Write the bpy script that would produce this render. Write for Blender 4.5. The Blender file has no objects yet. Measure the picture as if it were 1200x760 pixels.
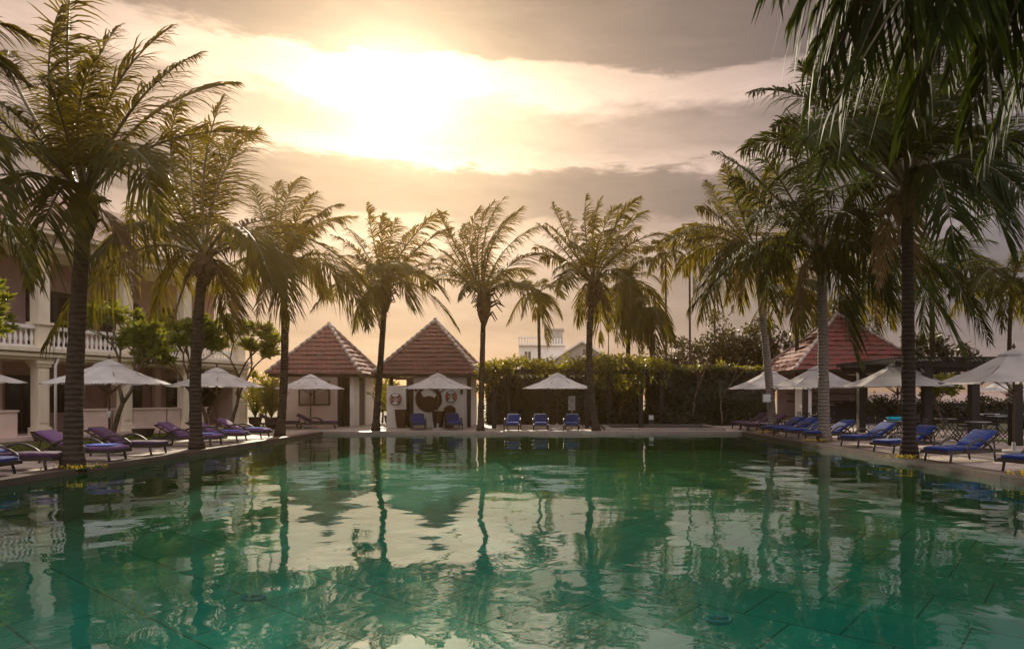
import bpy, math, random
from mathutils import Vector, Matrix
import mathutils.noise as mnoise

C = bpy.context.scene.collection
SC = bpy.context.scene
V = Vector
UP = V((0, 0, 1))
PI = math.pi

# ------------------------------------------------------------------ camera, sky, sun, exposure
cam = bpy.data.cameras.new('camera')
cam.lens = 24.0; cam.sensor_width = 36.0
cam.shift_x = -0.05; cam.shift_y = 0.0708
cam.clip_start = 0.05; cam.clip_end = 3000
camo = bpy.data.objects.new('camera', cam); C.objects.link(camo)
camo.location = (0, 0, 1.6); camo.rotation_euler = (PI / 2, 0, 0)
SC.camera = camo

SUN_DIR = V((-200, 800, 372)).normalized()          # towards the sun
SUN_EL = math.asin(SUN_DIR.z); SUN_AZ = math.atan2(SUN_DIR.x, SUN_DIR.y)

def nd(nt, typ, **kw):
    n = nt.nodes.new(typ)
    for k, v in kw.items():
        if k.startswith('i_'):
            key = k[2:]
            key = int(key) if key.isdigit() else key.replace('_', ' ')
            if isinstance(v, bpy.types.NodeSocket): nt.links.new(v, n.inputs[key])
            else: n.inputs[key].default_value = v
        else: setattr(n, k, v)
    return n
def mth(nt, op, a, b=None, c=None, clamp=False):
    n = nt.nodes.new('ShaderNodeMath'); n.operation = op; n.use_clamp = clamp
    for i, x in enumerate((a, b, c)):
        if x is None: continue
        if isinstance(x, bpy.types.NodeSocket): nt.links.new(x, n.inputs[i])
        else: n.inputs[i].default_value = x
    return n.outputs[0]
def vmth(nt, op, a, b=None, scale=None):
    n = nt.nodes.new('ShaderNodeVectorMath'); n.operation = op
    for i, x in enumerate((a, b)):
        if x is None: continue
        if isinstance(x, bpy.types.NodeSocket): nt.links.new(x, n.inputs[i])
        else: n.inputs[i].default_value = x
    if scale is not None:
        if isinstance(scale, bpy.types.NodeSocket): nt.links.new(scale, n.inputs['Scale'])
        else: n.inputs['Scale'].default_value = scale
    return n.outputs['Value'] if op in ('DOT_PRODUCT', 'LENGTH') else n.outputs['Vector']
def mixc(nt, fac, a, b, blend='MIX'):
    n = nt.nodes.new('ShaderNodeMix'); n.data_type = 'RGBA'; n.blend_type = blend
    for s, x in ((n.inputs['Factor'], fac), (n.inputs[6], a), (n.inputs[7], b)):
        if isinstance(x, bpy.types.NodeSocket): nt.links.new(x, s)
        elif isinstance(x, (int, float)): s.default_value = x
        else: s.default_value = (*x, 1)
    return n.outputs[2]
def ramp(nt, fac, stops):
    n = nt.nodes.new('ShaderNodeValToRGB')
    nt.links.new(fac, n.inputs[0])
    els = n.color_ramp.elements
    while len(els) < len(stops): els.new(0.5)
    for e, (p, c) in zip(els, stops):
        e.position = p
        e.color = (c, c, c, 1) if isinstance(c, (int, float)) else (*c, 1)
    return n.outputs[0]

world = bpy.data.worlds.new('World'); SC.world = world; world.use_nodes = True
def build_world():
    nt = world.node_tree; nt.nodes.clear()
    out = nd(nt, 'ShaderNodeOutputWorld'); bg = nd(nt, 'ShaderNodeBackground'); bg.inputs[1].default_value = 0.1
    nt.links.new(bg.outputs[0], out.inputs[0])
    sky = nd(nt, 'ShaderNodeTexSky'); sky.sky_type = 'NISHITA'; sky.sun_disc = False
    sky.sun_elevation = SUN_EL; sky.sun_rotation = SUN_AZ; sky.dust_density = 3.0
    tc = nd(nt, 'ShaderNodeTexCoord'); d = tc.outputs['Generated']
    sep = nd(nt, 'ShaderNodeSeparateXYZ', i_0=d)
    x, y, z = sep.outputs
    hor = mth(nt, 'SQRT', mth(nt, 'ADD', mth(nt, 'MULTIPLY', x, x), mth(nt, 'MULTIPLY', y, y)))
    el = mth(nt, 'DIVIDE', z, mth(nt, 'MAXIMUM', hor, 0.05))
    dot = vmth(nt, 'DOT_PRODUCT', d, tuple(SUN_DIR))
    dpos = mth(nt, 'MAXIMUM', dot, 0.0)
    # banded cloud deck
    sv = vmth(nt, 'MULTIPLY', d, (1.7, 1.7, 7.0))
    n1 = nd(nt, 'ShaderNodeTexNoise', i_Vector=sv, i_Scale=1.3, i_Detail=8.0, i_Roughness=0.58, i_Distortion=0.4)
    n2 = nd(nt, 'ShaderNodeTexNoise', i_Vector=vmth(nt, 'ADD', sv, (5.2, 1.3, 2.0)), i_Scale=4.0, i_Detail=7.0, i_Roughness=0.6, i_Distortion=0.3)
    n3 = nd(nt, 'ShaderNodeTexNoise', i_Vector=vmth(nt, 'ADD', sv, (1.2, 7.3, 4.0)), i_Scale=2.2, i_Detail=9.0, i_Roughness=0.62, i_Distortion=0.8)
    w = mth(nt, 'MULTIPLY', mth(nt, 'SUBTRACT', n1.outputs[0], 0.5), 0.11)
    w2 = mth(nt, 'MULTIPLY', mth(nt, 'SUBTRACT', n2.outputs[0], 0.5), 0.06)
    n4 = nd(nt, 'ShaderNodeTexNoise', i_Vector=sv, i_Scale=11.0, i_Detail=8.0, i_Roughness=0.6, i_Distortion=0.6)
    w2 = mth(nt, 'ADD', w2, mth(nt, 'MULTIPLY', mth(nt, 'SUBTRACT', n4.outputs[0], 0.5), 0.03))
    e = mth(nt, 'ADD', mth(nt, 'ADD', el, w), w2)
    e = mth(nt, 'MULTIPLY', e, 1.25, clamp=True)          # ramp position = 1.25 * tan(elevation)
    S = 1.25
    band = ramp(nt, e, [(0.0, .70), (.075 * S, .80), (.10 * S, .60), (.16 * S, .62), (.205 * S, .70), (.225 * S, 1.0), (.25 * S, .80), (.262 * S, .40), (.30 * S, .34), (.33 * S, .40),
                        (.34 * S, 1.25), (.365 * S, .85), (.40 * S, .74), (.412 * S, .95), (.43 * S, 1.45), (.475 * S, 1.1), (.487 * S, .42), (.53 * S, .33), (.60 * S, .29), (.84, .8), (1.0, 3.2)])
    fine = mth(nt, 'ADD', mth(nt, 'MULTIPLY', mth(nt, 'ADD', n2.outputs[0], n3.outputs[0]), 0.85), 0.16)
    band = mth(nt, 'MULTIPLY', band, fine)
    g6 = mth(nt, 'POWER', dpos, 7.0); g40 = mth(nt, 'POWER', dpos, 45.0); g400 = mth(nt, 'POWER', dpos, 380.0)
    def sc(c, f): return vmth(nt, 'SCALE', tuple(c), scale=f)
    glow = vmth(nt, 'ADD', sc((.41, .268, .16), g6), sc((.30, .215, .085), g40))
    rear = mth(nt, 'MULTIPLY', mth(nt, 'SUBTRACT', 1.0, dot), 0.5)
    base = vmth(nt, 'ADD', (.125, .100, .108), sc((.80, .75, .77), mth(nt, 'POWER', rear, 1.6)))
    col = vmth(nt, 'SCALE', vmth(nt, 'ADD', vmth(nt, 'ADD', base, glow), sc((1.0, .88, .58), g400)), scale=band)
    col = vmth(nt, 'SCALE', col, scale=10.0)
    fin = mixc(nt, 0.95, sky.outputs[0], col)
    nt.links.new(fin, bg.inputs[0])
build_world()

sl = bpy.data.lights.new('sun', 'SUN'); sl.energy = 4.6; sl.angle = math.radians(0.6); sl.color = (1.0, 0.86, 0.64)
slo = bpy.data.objects.new('sun', sl); C.objects.link(slo); slo.location = (-20, 60, 40)
slo.rotation_euler = (-SUN_DIR).to_track_quat('-Z', 'Y').to_euler()

SC.view_settings.view_transform = 'Standard'; SC.view_settings.look = 'None'
SC.view_settings.exposure = 0.6; SC.view_settings.gamma = 1.0; SC.view_settings.use_curve_mapping = False
SC.cycles.max_bounces = 7; SC.cycles.transparent_max_bounces = 12; SC.cycles.volume_bounces = 0
SC.cycles.use_denoising = True
SC.cycles.sample_clamp_indirect = 6.0
SC.cycles.caustics_reflective = False; SC.cycles.caustics_refractive = False
HAZE_DENSITY = 0.00042

# ------------------------------------------------------------------ layout: photograph pixels to metres
F, CX, HZ, EYE = 800.0, 660.0, 465.0, 1.6
def at(px, py, Y): return V(((px - CX) / F * Y, Y, EYE + (HZ - py) / F * Y))
def gx(px, Y, z=0.0): return V(((px - CX) / F * Y, Y, z))

# ------------------------------------------------------------------ materials
MATS = {}
def new_mat(name):
    m = bpy.data.materials.new(name); m.use_nodes = True; m.node_tree.nodes.clear()
    MATS[name] = m
    return m, m.node_tree, nd(m.node_tree, 'ShaderNodeOutputMaterial')
def surf(name, col, rough=0.7, var=0.25, scale=6.0, bump=0.0, bscale=30.0, spec=0.4, metal=0.0, col2=None, sheen=0.0, stretch=(1, 1, 1), dirt=0.0):
    m, nt, out = new_mat(name)
    tc = nd(nt, 'ShaderNodeTexCoord'); geo = nd(nt, 'ShaderNodeObjectInfo')
    vec = vmth(nt, 'MULTIPLY', tc.outputs['Object'], stretch)
    off = vmth(nt, 'SCALE', (13.1, 7.7, 3.3), scale=geo.outputs['Random'])
    vec = vmth(nt, 'ADD', vec, off)
    n = nd(nt, 'ShaderNodeTexNoise', i_Vector=vec, i_Scale=scale, i_Detail=6.0, i_Roughness=0.6)
    c2 = col2 if col2 else tuple(c * (1 - var * 1.6) for c in col)
    f = ramp(nt, n.outputs[0], [(0.3, 0.0), (0.7, 1.0)])
    c = mixc(nt, f, c2, col)
    if dirt:
        nb = nd(nt, 'ShaderNodeTexNoise', i_Vector=vmth(nt, 'MULTIPLY', vec, (1, 1, .35)), i_Scale=1.3, i_Detail=7.0, i_Roughness=0.65)
        c = mixc(nt, mth(nt, 'MULTIPLY', ramp(nt, nb.outputs[0], [(0.42, 0.0), (0.72, 1.0)]), dirt), c, tuple(x * .45 for x in col))
    b = nd(nt, 'ShaderNodeBsdfPrincipled'); b.inputs['Roughness'].default_value = rough
    b.inputs['Specular IOR Level'].default_value = spec; b.inputs['Metallic'].default_value = metal
    nt.links.new(c, b.inputs['Base Color'])
    if sheen: b.inputs['Sheen Weight'].default_value = sheen
    if bump:
        n2 = nd(nt, 'ShaderNodeTexNoise', i_Vector=vec, i_Scale=bscale, i_Detail=5.0)
        bp = nd(nt, 'ShaderNodeBump', i_Height=n2.outputs[0]); bp.inputs['Strength'].default_value = 0.6; bp.inputs['Distance'].default_value = bump
        nt.links.new(bp.outputs[0], b.inputs['Normal'])
    nt.links.new(b.outputs[0], out.inputs[0])
    return m
def leaf_mat(name, c1, c2, trans, tmix=0.45, rough=0.45, spec=0.5):
    m, nt, out = new_mat(name)
    geo = nd(nt, 'ShaderNodeNewGeometry'); oi = nd(nt, 'ShaderNodeObjectInfo')
    r = mth(nt, 'ADD', mth(nt, 'MULTIPLY', geo.outputs['Random Per Island'], 0.65), mth(nt, 'MULTIPLY', oi.outputs['Random'], 0.35))
    c = mixc(nt, r, c1, c2)
    b = nd(nt, 'ShaderNodeBsdfPrincipled'); b.inputs['Roughness'].default_value = rough; b.inputs['Specular IOR Level'].default_value = spec
    nt.links.new(c, b.inputs['Base Color'])
    t = nd(nt, 'ShaderNodeBsdfTranslucent')
    nt.links.new(mixc(nt, r, trans, tuple(x * .55 for x in trans)), t.inputs[0])
    mx = nd(nt, 'ShaderNodeMixShader'); mx.inputs[0].default_value = tmix
    nt.links.new(b.outputs[0], mx.inputs[1]); nt.links.new(t.outputs[0], mx.inputs[2]); nt.links.new(mx.outputs[0], out.inputs[0])
    return m

leaf_mat('frond_leaf', (.014, .022, .004), (.045, .05, .008), (.26, .20, .012), 0.40, 0.6, 0.1)
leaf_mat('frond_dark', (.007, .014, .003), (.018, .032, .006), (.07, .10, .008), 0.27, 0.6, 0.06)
leaf_mat('frond_dry', (.16, .10, .045), (.26, .18, .09), (.2, .12, .04), 0.3, 0.7, 0.2)
leaf_mat('frangipani_leaf', (.06, .12, .02), (.13, .19, .035), (.30, .29, .025), 0.48)
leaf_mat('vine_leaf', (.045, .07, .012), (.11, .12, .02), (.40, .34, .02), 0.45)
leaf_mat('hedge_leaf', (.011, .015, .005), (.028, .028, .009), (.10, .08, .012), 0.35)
leaf_mat('tree_leaf', (.016, .018, .007), (.04, .035, .012), (.10, .085, .02), 0.35)
leaf_mat('grass_blade', (.05, .085, .02), (.10, .13, .03), (.22, .22, .04), 0.4)
leaf_mat('flower_petal', (.75, .50, .02), (.85, .62, .05), (.7, .5, .03), 0.4)
surf('rachis', (.08, .065, .02), 0.5, 0.3)
surf('dry_fibre', (.14, .085, .045), 0.95, 0.5, 14, 0.02, 40)
surf('branch_bark', (.17, .125, .085), 0.9, 0.4, 9, 0.012, 35, 0.2)
surf('dark_bark', (.07, .055, .04), 0.9, 0.4, 9, 0.012, 35, 0.2)
surf('plaster_cream', (.84, .74, .56), 0.8, 0.06, 2.0, 0.002, 60, 0.25, dirt=.35)
surf('plaster_white', (.78, .74, .68), 0.8, 0.06, 2.0, 0.002, 60, 0.25, dirt=.3)
surf('plaster_mauve', (.46, .31, .28), 0.85, 0.1, 2.0, 0.002, 60, 0.2, dirt=.25)
surf('plaster_pink', (.74, .57, .49), 0.85, 0.08, 2.0, 0.002, 60, 0.2, dirt=.3)
surf('concrete_grey', (.38, .36, .34), 0.9, 0.15, 1.2, 0.004, 40, 0.2, dirt=.4)
surf('dark_wood', (.018, .011, .008), 0.6, 0.4, 5, 0.004, 40, 0.4, stretch=(6, 6, 1))
surf('brown_wood', (.12, .065, .035), 0.6, 0.4, 5, 0.004, 40, 0.4, stretch=(6, 6, 1))
surf('wicker', (.05, .032, .024), 0.5, 0.5, 60, 0.004, 90, 0.5)
surf('blue_cushion', (.008, .030, .165), 0.9, 0.12, 4, 0.006, 9, 0.15, sheen=.15)
surf('haze_mauve_cushion', (.17, .085, .20), 0.9, 0.12, 4, 0.006, 9, 0.15, sheen=.15)  # warm haze over blue cushions, put into the colour as mauve
surf('plum_cushion', (.075, .03, .075), 0.9, 0.12, 4, 0.006, 9, 0.15, sheen=.15)  # on the left loungers, haze over blue is put into this plum
surf('pale_blue_towel', (.14, .20, .58), 0.95, 0.1, 8, 0.006, 60, 0.1)
surf('white_cloth', (.80, .78, .76), 0.95, 0.08, 8, 0.004, 60, 0.1)
surf('turquoise_cloth', (.03, .40, .52), 0.95, 0.1, 8, 0.004, 60, 0.1)
surf('grey_metal', (.30, .30, .31), 0.4, 0.1, 9, 0, 30, 0.5, 0.7)
surf('black_metal', (.03, .03, .032), 0.5, 0.2, 9, 0, 30, 0.5, 0.3)
surf('white_metal', (.75, .75, .73), 0.45, 0.1, 9)
surf('window_dark', (.03, .028, .028), 0.12, 0.1, 2, 0, 30, 0.8)
surf('door_dark', (.05, .03, .024), 0.5, 0.3, 4, 0.003, 30, 0.4, stretch=(5, 5, 1))
surf('clay_pot', (.09, .055, .04), 0.7, 0.3, 8, 0.004)
surf('soil', (.06, .045, .03), 1.0, 0.3, 20, 0.02, 30, 0.1)
surf('red_vinyl', (.52, .10, .07), 0.5, 0.1, 6)
surf('white_vinyl', (.80, .78, .74), 0.5, 0.08, 6)
surf('black_rope', (.02, .02, .02), 0.9, 0.2, 20)
surf('basket', (.10, .05, .03), 0.9, 0.5, 40, 0.01, 60, 0.2)
surf('sign_panel', (.55, .53, .48), 0.5, 0.35, 5)
surf('cyan_plastic', (.02, .45, .50), 0.4, 0.1, 6)
surf('lamp_glass', (.8, .74, .62), 0.3, 0.1, 6)
surf('ridge_mortar', (.46, .38, .33), 0.9, 0.35, 7, 0.01, 40, 0.2)

def trunk_material(name, col, col2):
    m, nt, out = new_mat(name)
    tc = nd(nt, 'ShaderNodeTexCoord'); oi = nd(nt, 'ShaderNodeObjectInfo')
    o = tc.outputs['Object']
    n = nd(nt, 'ShaderNodeTexNoise', i_Vector=vmth(nt, 'MULTIPLY', o, (1, 1, 2.2)), i_Scale=5.0, i_Detail=7.0, i_Roughness=0.65)
    wv = nd(nt, 'ShaderNodeTexWave', i_Vector=vmth(nt, 'ADD', o, vmth(nt, 'SCALE', (0, 0, 3.1), scale=oi.outputs['Random']))); wv.bands_direction = 'Z'
    wv.inputs['Scale'].default_value = 2.6; wv.inputs['Distortion'].default_value = 2.2; wv.inputs['Detail'].default_value = 3; wv.inputs['Detail Scale'].default_value = 2.0
    f = mth(nt, 'ADD', mth(nt, 'MULTIPLY', ramp(nt, n.outputs[0], [(.32, 0.), (.68, 1.)]), .65), mth(nt, 'MULTIPLY', wv.outputs['Fac'], .35))
    b = nd(nt, 'ShaderNodeBsdfPrincipled'); b.inputs['Roughness'].default_value = .92; b.inputs['Specular IOR Level'].default_value = .2
    nt.links.new(mixc(nt, f, col2, col), b.inputs['Base Color'])
    h = mth(nt, 'ADD', wv.outputs['Fac'], mth(nt, 'MULTIPLY', n.outputs[0], 1.2))
    bp = nd(nt, 'ShaderNodeBump', i_Height=h); bp.inputs['Strength'].default_value = .8; bp.inputs['Distance'].default_value = .025
    nt.links.new(bp.outputs[0], b.inputs['Normal']); nt.links.new(b.outputs[0], out.inputs[0])
trunk_material('palm_trunk', (.07, .052, .039), (.026, .018, .013))
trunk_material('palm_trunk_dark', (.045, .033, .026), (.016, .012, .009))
trunk_material('palm_trunk_grey', (.27, .225, .195), (.12, .10, .085))

def tile_roof_material(name, col, col2):
    m, nt, out = new_mat(name)
    tc = nd(nt, 'ShaderNodeTexCoord')
    s = nd(nt, 'ShaderNodeSeparateXYZ', i_0=tc.outputs['Object'])
    cmb = nd(nt, 'ShaderNodeCombineXYZ'); nt.links.new(mth(nt, 'ADD', s.outputs[0], s.outputs[1]), cmb.inputs[0]); nt.links.new(mth(nt, 'MULTIPLY', s.outputs[2], 1.35), cmb.inputs[1])
    br = nd(nt, 'ShaderNodeTexBrick', i_Vector=cmb.outputs[0]); br.offset = 0.5
    br.inputs['Scale'].default_value = 1.0; br.inputs['Brick Width'].default_value = .26; br.inputs['Row Height'].default_value = .33
    br.inputs['Mortar Size'].default_value = .018; br.inputs['Bias'].default_value = -.1
    br.inputs['Color1'].default_value = (*col, 1); br.inputs['Color2'].default_value = (*col2, 1); br.inputs['Mortar'].default_value = (*[c * .35 for c in col], 1)
    n = nd(nt, 'ShaderNodeTexNoise', i_Vector=tc.outputs['Object'], i_Scale=2.2, i_Detail=7.0, i_Roughness=.65)
    c = mixc(nt, mth(nt, 'MULTIPLY', ramp(nt, n.outputs[0], [(.38, 0.), (.66, 1.)]), .75), br.outputs[0], (.085, .066, .05))
    b = nd(nt, 'ShaderNodeBsdfPrincipled'); b.inputs['Roughness'].default_value = .8; b.inputs['Specular IOR Level'].default_value = .3
    nt.links.new(c, b.inputs['Base Color'])
    bp = nd(nt, 'ShaderNodeBump', i_Height=mth(nt, 'SUBTRACT', mth(nt, 'MULTIPLY', n.outputs[0], .6), br.outputs['Fac'])); bp.inputs['Strength'].default_value = .7; bp.inputs['Distance'].default_value = .02
    nt.links.new(bp.outputs[0], b.inputs['Normal']); nt.links.new(b.outputs[0], out.inputs[0])
tile_roof_material('roof_tile', (.215, .085, .068), (.15, .058, .048))
tile_roof_material('roof_tile_red', (.23, .048, .042), (.16, .035, .032))

def paving_material(name, col, col2, mortar, bw, rh, rot=0.0, rough=.65):
    m, nt, out = new_mat(name)
    tc = nd(nt, 'ShaderNodeTexCoord')
    mp = nd(nt, 'ShaderNodeMapping', i_Vector=tc.outputs['Object']); mp.inputs['Rotation'].default_value = (0, 0, rot)
    br = nd(nt, 'ShaderNodeTexBrick', i_Vector=mp.outputs[0]); br.inputs['Scale'].default_value = 1.0
    br.inputs['Brick Width'].default_value = bw; br.inputs['Row Height'].default_value = rh; br.inputs['Mortar Size'].default_value = .008
    br.inputs['Color1'].default_value = (*col, 1); br.inputs['Color2'].default_value = (*col2, 1); br.inputs['Mortar'].default_value = (*mortar, 1)
    n = nd(nt, 'ShaderNodeTexNoise', i_Vector=tc.outputs['Object'], i_Scale=.9, i_Detail=8.0, i_Roughness=.65)
    c = mixc(nt, mth(nt, 'MULTIPLY', ramp(nt, n.outputs[0], [(.4, 0.), (.7, 1.)]), .5), br.outputs[0], tuple(x * .5 for x in col))
    b = nd(nt, 'ShaderNodeBsdfPrincipled'); b.inputs['Roughness'].default_value = rough; b.inputs['Specular IOR Level'].default_value = .35
    nt.links.new(c, b.inputs['Base Color'])
    bp = nd(nt, 'ShaderNodeBump', i_Height=br.outputs['Fac']); bp.invert = True; bp.inputs['Strength'].default_value = .5; bp.inputs['Distance'].default_value = .006
    nt.links.new(bp.outputs[0], b.inputs['Normal']); nt.links.new(b.outputs[0], out.inputs[0])
paving_material('deck_paving', (.44, .36, .30), (.36, .30, .25), (.16, .13, .11), .6, .4)
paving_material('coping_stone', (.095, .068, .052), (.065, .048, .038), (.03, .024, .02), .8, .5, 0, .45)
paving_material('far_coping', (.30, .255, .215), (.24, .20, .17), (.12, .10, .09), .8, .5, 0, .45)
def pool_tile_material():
    # large diagonal stone tiles: olive of reflections and sunlit floor painted in towards far end and sides
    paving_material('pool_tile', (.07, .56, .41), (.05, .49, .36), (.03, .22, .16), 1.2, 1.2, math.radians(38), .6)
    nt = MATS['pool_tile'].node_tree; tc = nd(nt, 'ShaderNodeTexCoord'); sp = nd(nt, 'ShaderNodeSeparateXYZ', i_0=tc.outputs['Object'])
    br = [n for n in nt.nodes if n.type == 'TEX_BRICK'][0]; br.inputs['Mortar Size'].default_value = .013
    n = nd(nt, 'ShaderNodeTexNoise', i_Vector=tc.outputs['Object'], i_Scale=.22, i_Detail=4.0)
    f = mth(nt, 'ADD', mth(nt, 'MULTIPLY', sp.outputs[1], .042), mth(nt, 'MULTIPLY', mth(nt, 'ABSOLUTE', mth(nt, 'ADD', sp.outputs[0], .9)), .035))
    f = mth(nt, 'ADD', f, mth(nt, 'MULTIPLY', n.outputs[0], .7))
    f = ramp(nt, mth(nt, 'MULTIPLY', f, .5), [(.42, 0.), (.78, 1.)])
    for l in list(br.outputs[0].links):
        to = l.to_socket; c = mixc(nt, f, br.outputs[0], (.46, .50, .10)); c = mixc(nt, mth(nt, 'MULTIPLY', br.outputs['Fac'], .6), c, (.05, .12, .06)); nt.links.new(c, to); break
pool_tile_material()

def ground_material():
    m, nt, out = new_mat('ground_earth')
    tc = nd(nt, 'ShaderNodeTexCoord')
    n = nd(nt, 'ShaderNodeTexNoise', i_Vector=tc.outputs['Object'], i_Scale=.12, i_Detail=9.0, i_Roughness=.65)
    n2 = nd(nt, 'ShaderNodeTexNoise', i_Vector=tc.outputs['Object'], i_Scale=3.0, i_Detail=6.0)
    c = mixc(nt, ramp(nt, n.outputs[0], [(.4, 0.), (.6, 1.)]), (.17, .125, .07), (.09, .10, .035))
    c = mixc(nt, mth(nt, 'MULTIPLY', n2.outputs[0], .6), c, (.07, .06, .03))
    b = nd(nt, 'ShaderNodeBsdfPrincipled'); b.inputs['Roughness'].default_value = .95
    nt.links.new(c, b.inputs['Base Color']); nt.links.new(b.outputs[0], out.inputs[0])
ground_material()

def fabric_canopy(name, ca, cb):
    m, nt, out = new_mat(name)
    tc = nd(nt, 'ShaderNodeTexCoord')
    n = nd(nt, 'ShaderNodeTexNoise', i_Vector=tc.outputs['Object'], i_Scale=2.0, i_Detail=6.0)
    c = mixc(nt, ramp(nt, n.outputs[0], [(.35, 0.), (.7, 1.)]), ca, cb)
    b = nd(nt, 'ShaderNodeBsdfPrincipled'); b.inputs['Roughness'].default_value = .9; b.inputs['Specular IOR Level'].default_value = .1
    nt.links.new(c, b.inputs['Base Color'])
    t = nd(nt, 'ShaderNodeBsdfTranslucent'); nt.links.new(c, t.inputs[0])
    mx = nd(nt, 'ShaderNodeMixShader'); mx.inputs[0].default_value = .38
    nt.links.new(b.outputs[0], mx.inputs[1]); nt.links.new(t.outputs[0], mx.inputs[2]); nt.links.new(mx.outputs[0], out.inputs[0])
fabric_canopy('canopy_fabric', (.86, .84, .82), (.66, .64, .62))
fabric_canopy('canopy_fabric_shaded', (.56, .54, .52), (.42, .405, .39))  # darker copy for the right umbrellas, their shade put into the cloth colour

def water_material():
    m, nt, out = new_mat('pool_water_surface')
    tc = nd(nt, 'ShaderNodeTexCoord'); o = tc.outputs['Object']
    n0 = nd(nt, 'ShaderNodeTexNoise', i_Vector=o, i_Scale=.55, i_Detail=1.5, i_Roughness=.5)
    n1 = nd(nt, 'ShaderNodeTexNoise', i_Vector=vmth(nt, 'MULTIPLY', o, (1, 1.2, 1)), i_Scale=1.7, i_Detail=2.0, i_Roughness=.45, i_Distortion=.5)
    n2 = nd(nt, 'ShaderNodeTexNoise', i_Vector=o, i_Scale=7.0, i_Detail=2.0, i_Roughness=.5)
    pt = nd(nt, 'ShaderNodeTexNoise', i_Vector=o, i_Scale=.16, i_Detail=2.0)
    patch = ramp(nt, pt.outputs[0], [(.40, .25), (.62, 1.0)])
    h = mth(nt, 'ADD', mth(nt, 'MULTIPLY', n0.outputs[0], .036), mth(nt, 'MULTIPLY', n1.outputs[0], .0042))
    h = mth(nt, 'ADD', h, mth(nt, 'MULTIPLY', mth(nt, 'MULTIPLY', n2.outputs[0], .0012), patch))
    bp = nd(nt, 'ShaderNodeBump', i_Height=h); bp.inputs['Strength'].default_value = 1.0; bp.inputs['Distance'].default_value = 1.0
    fr = nd(nt, 'ShaderNodeFresnel', i_Normal=bp.outputs[0]); fr.inputs[0].default_value = 2.12
    tr = nd(nt, 'ShaderNodeBsdfTransparent'); tr.inputs[0].default_value = (.50, .96, .90, 1)
    gl = nd(nt, 'ShaderNodeBsdfGlossy', i_Normal=bp.outputs[0]); gl.inputs['Roughness'].default_value = .015; gl.inputs[0].default_value = (.87, .96, 1, 1)
    mx = nd(nt, 'ShaderNodeMixShader', i_0=mth(nt, 'MULTIPLY', mth(nt, 'POWER', fr.outputs[0], .85), .93)); nt.links.new(tr.outputs[0], mx.inputs[1]); nt.links.new(gl.outputs[0], mx.inputs[2])
    nt.links.new(mx.outputs[0], out.inputs[0])
water_material()

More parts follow.
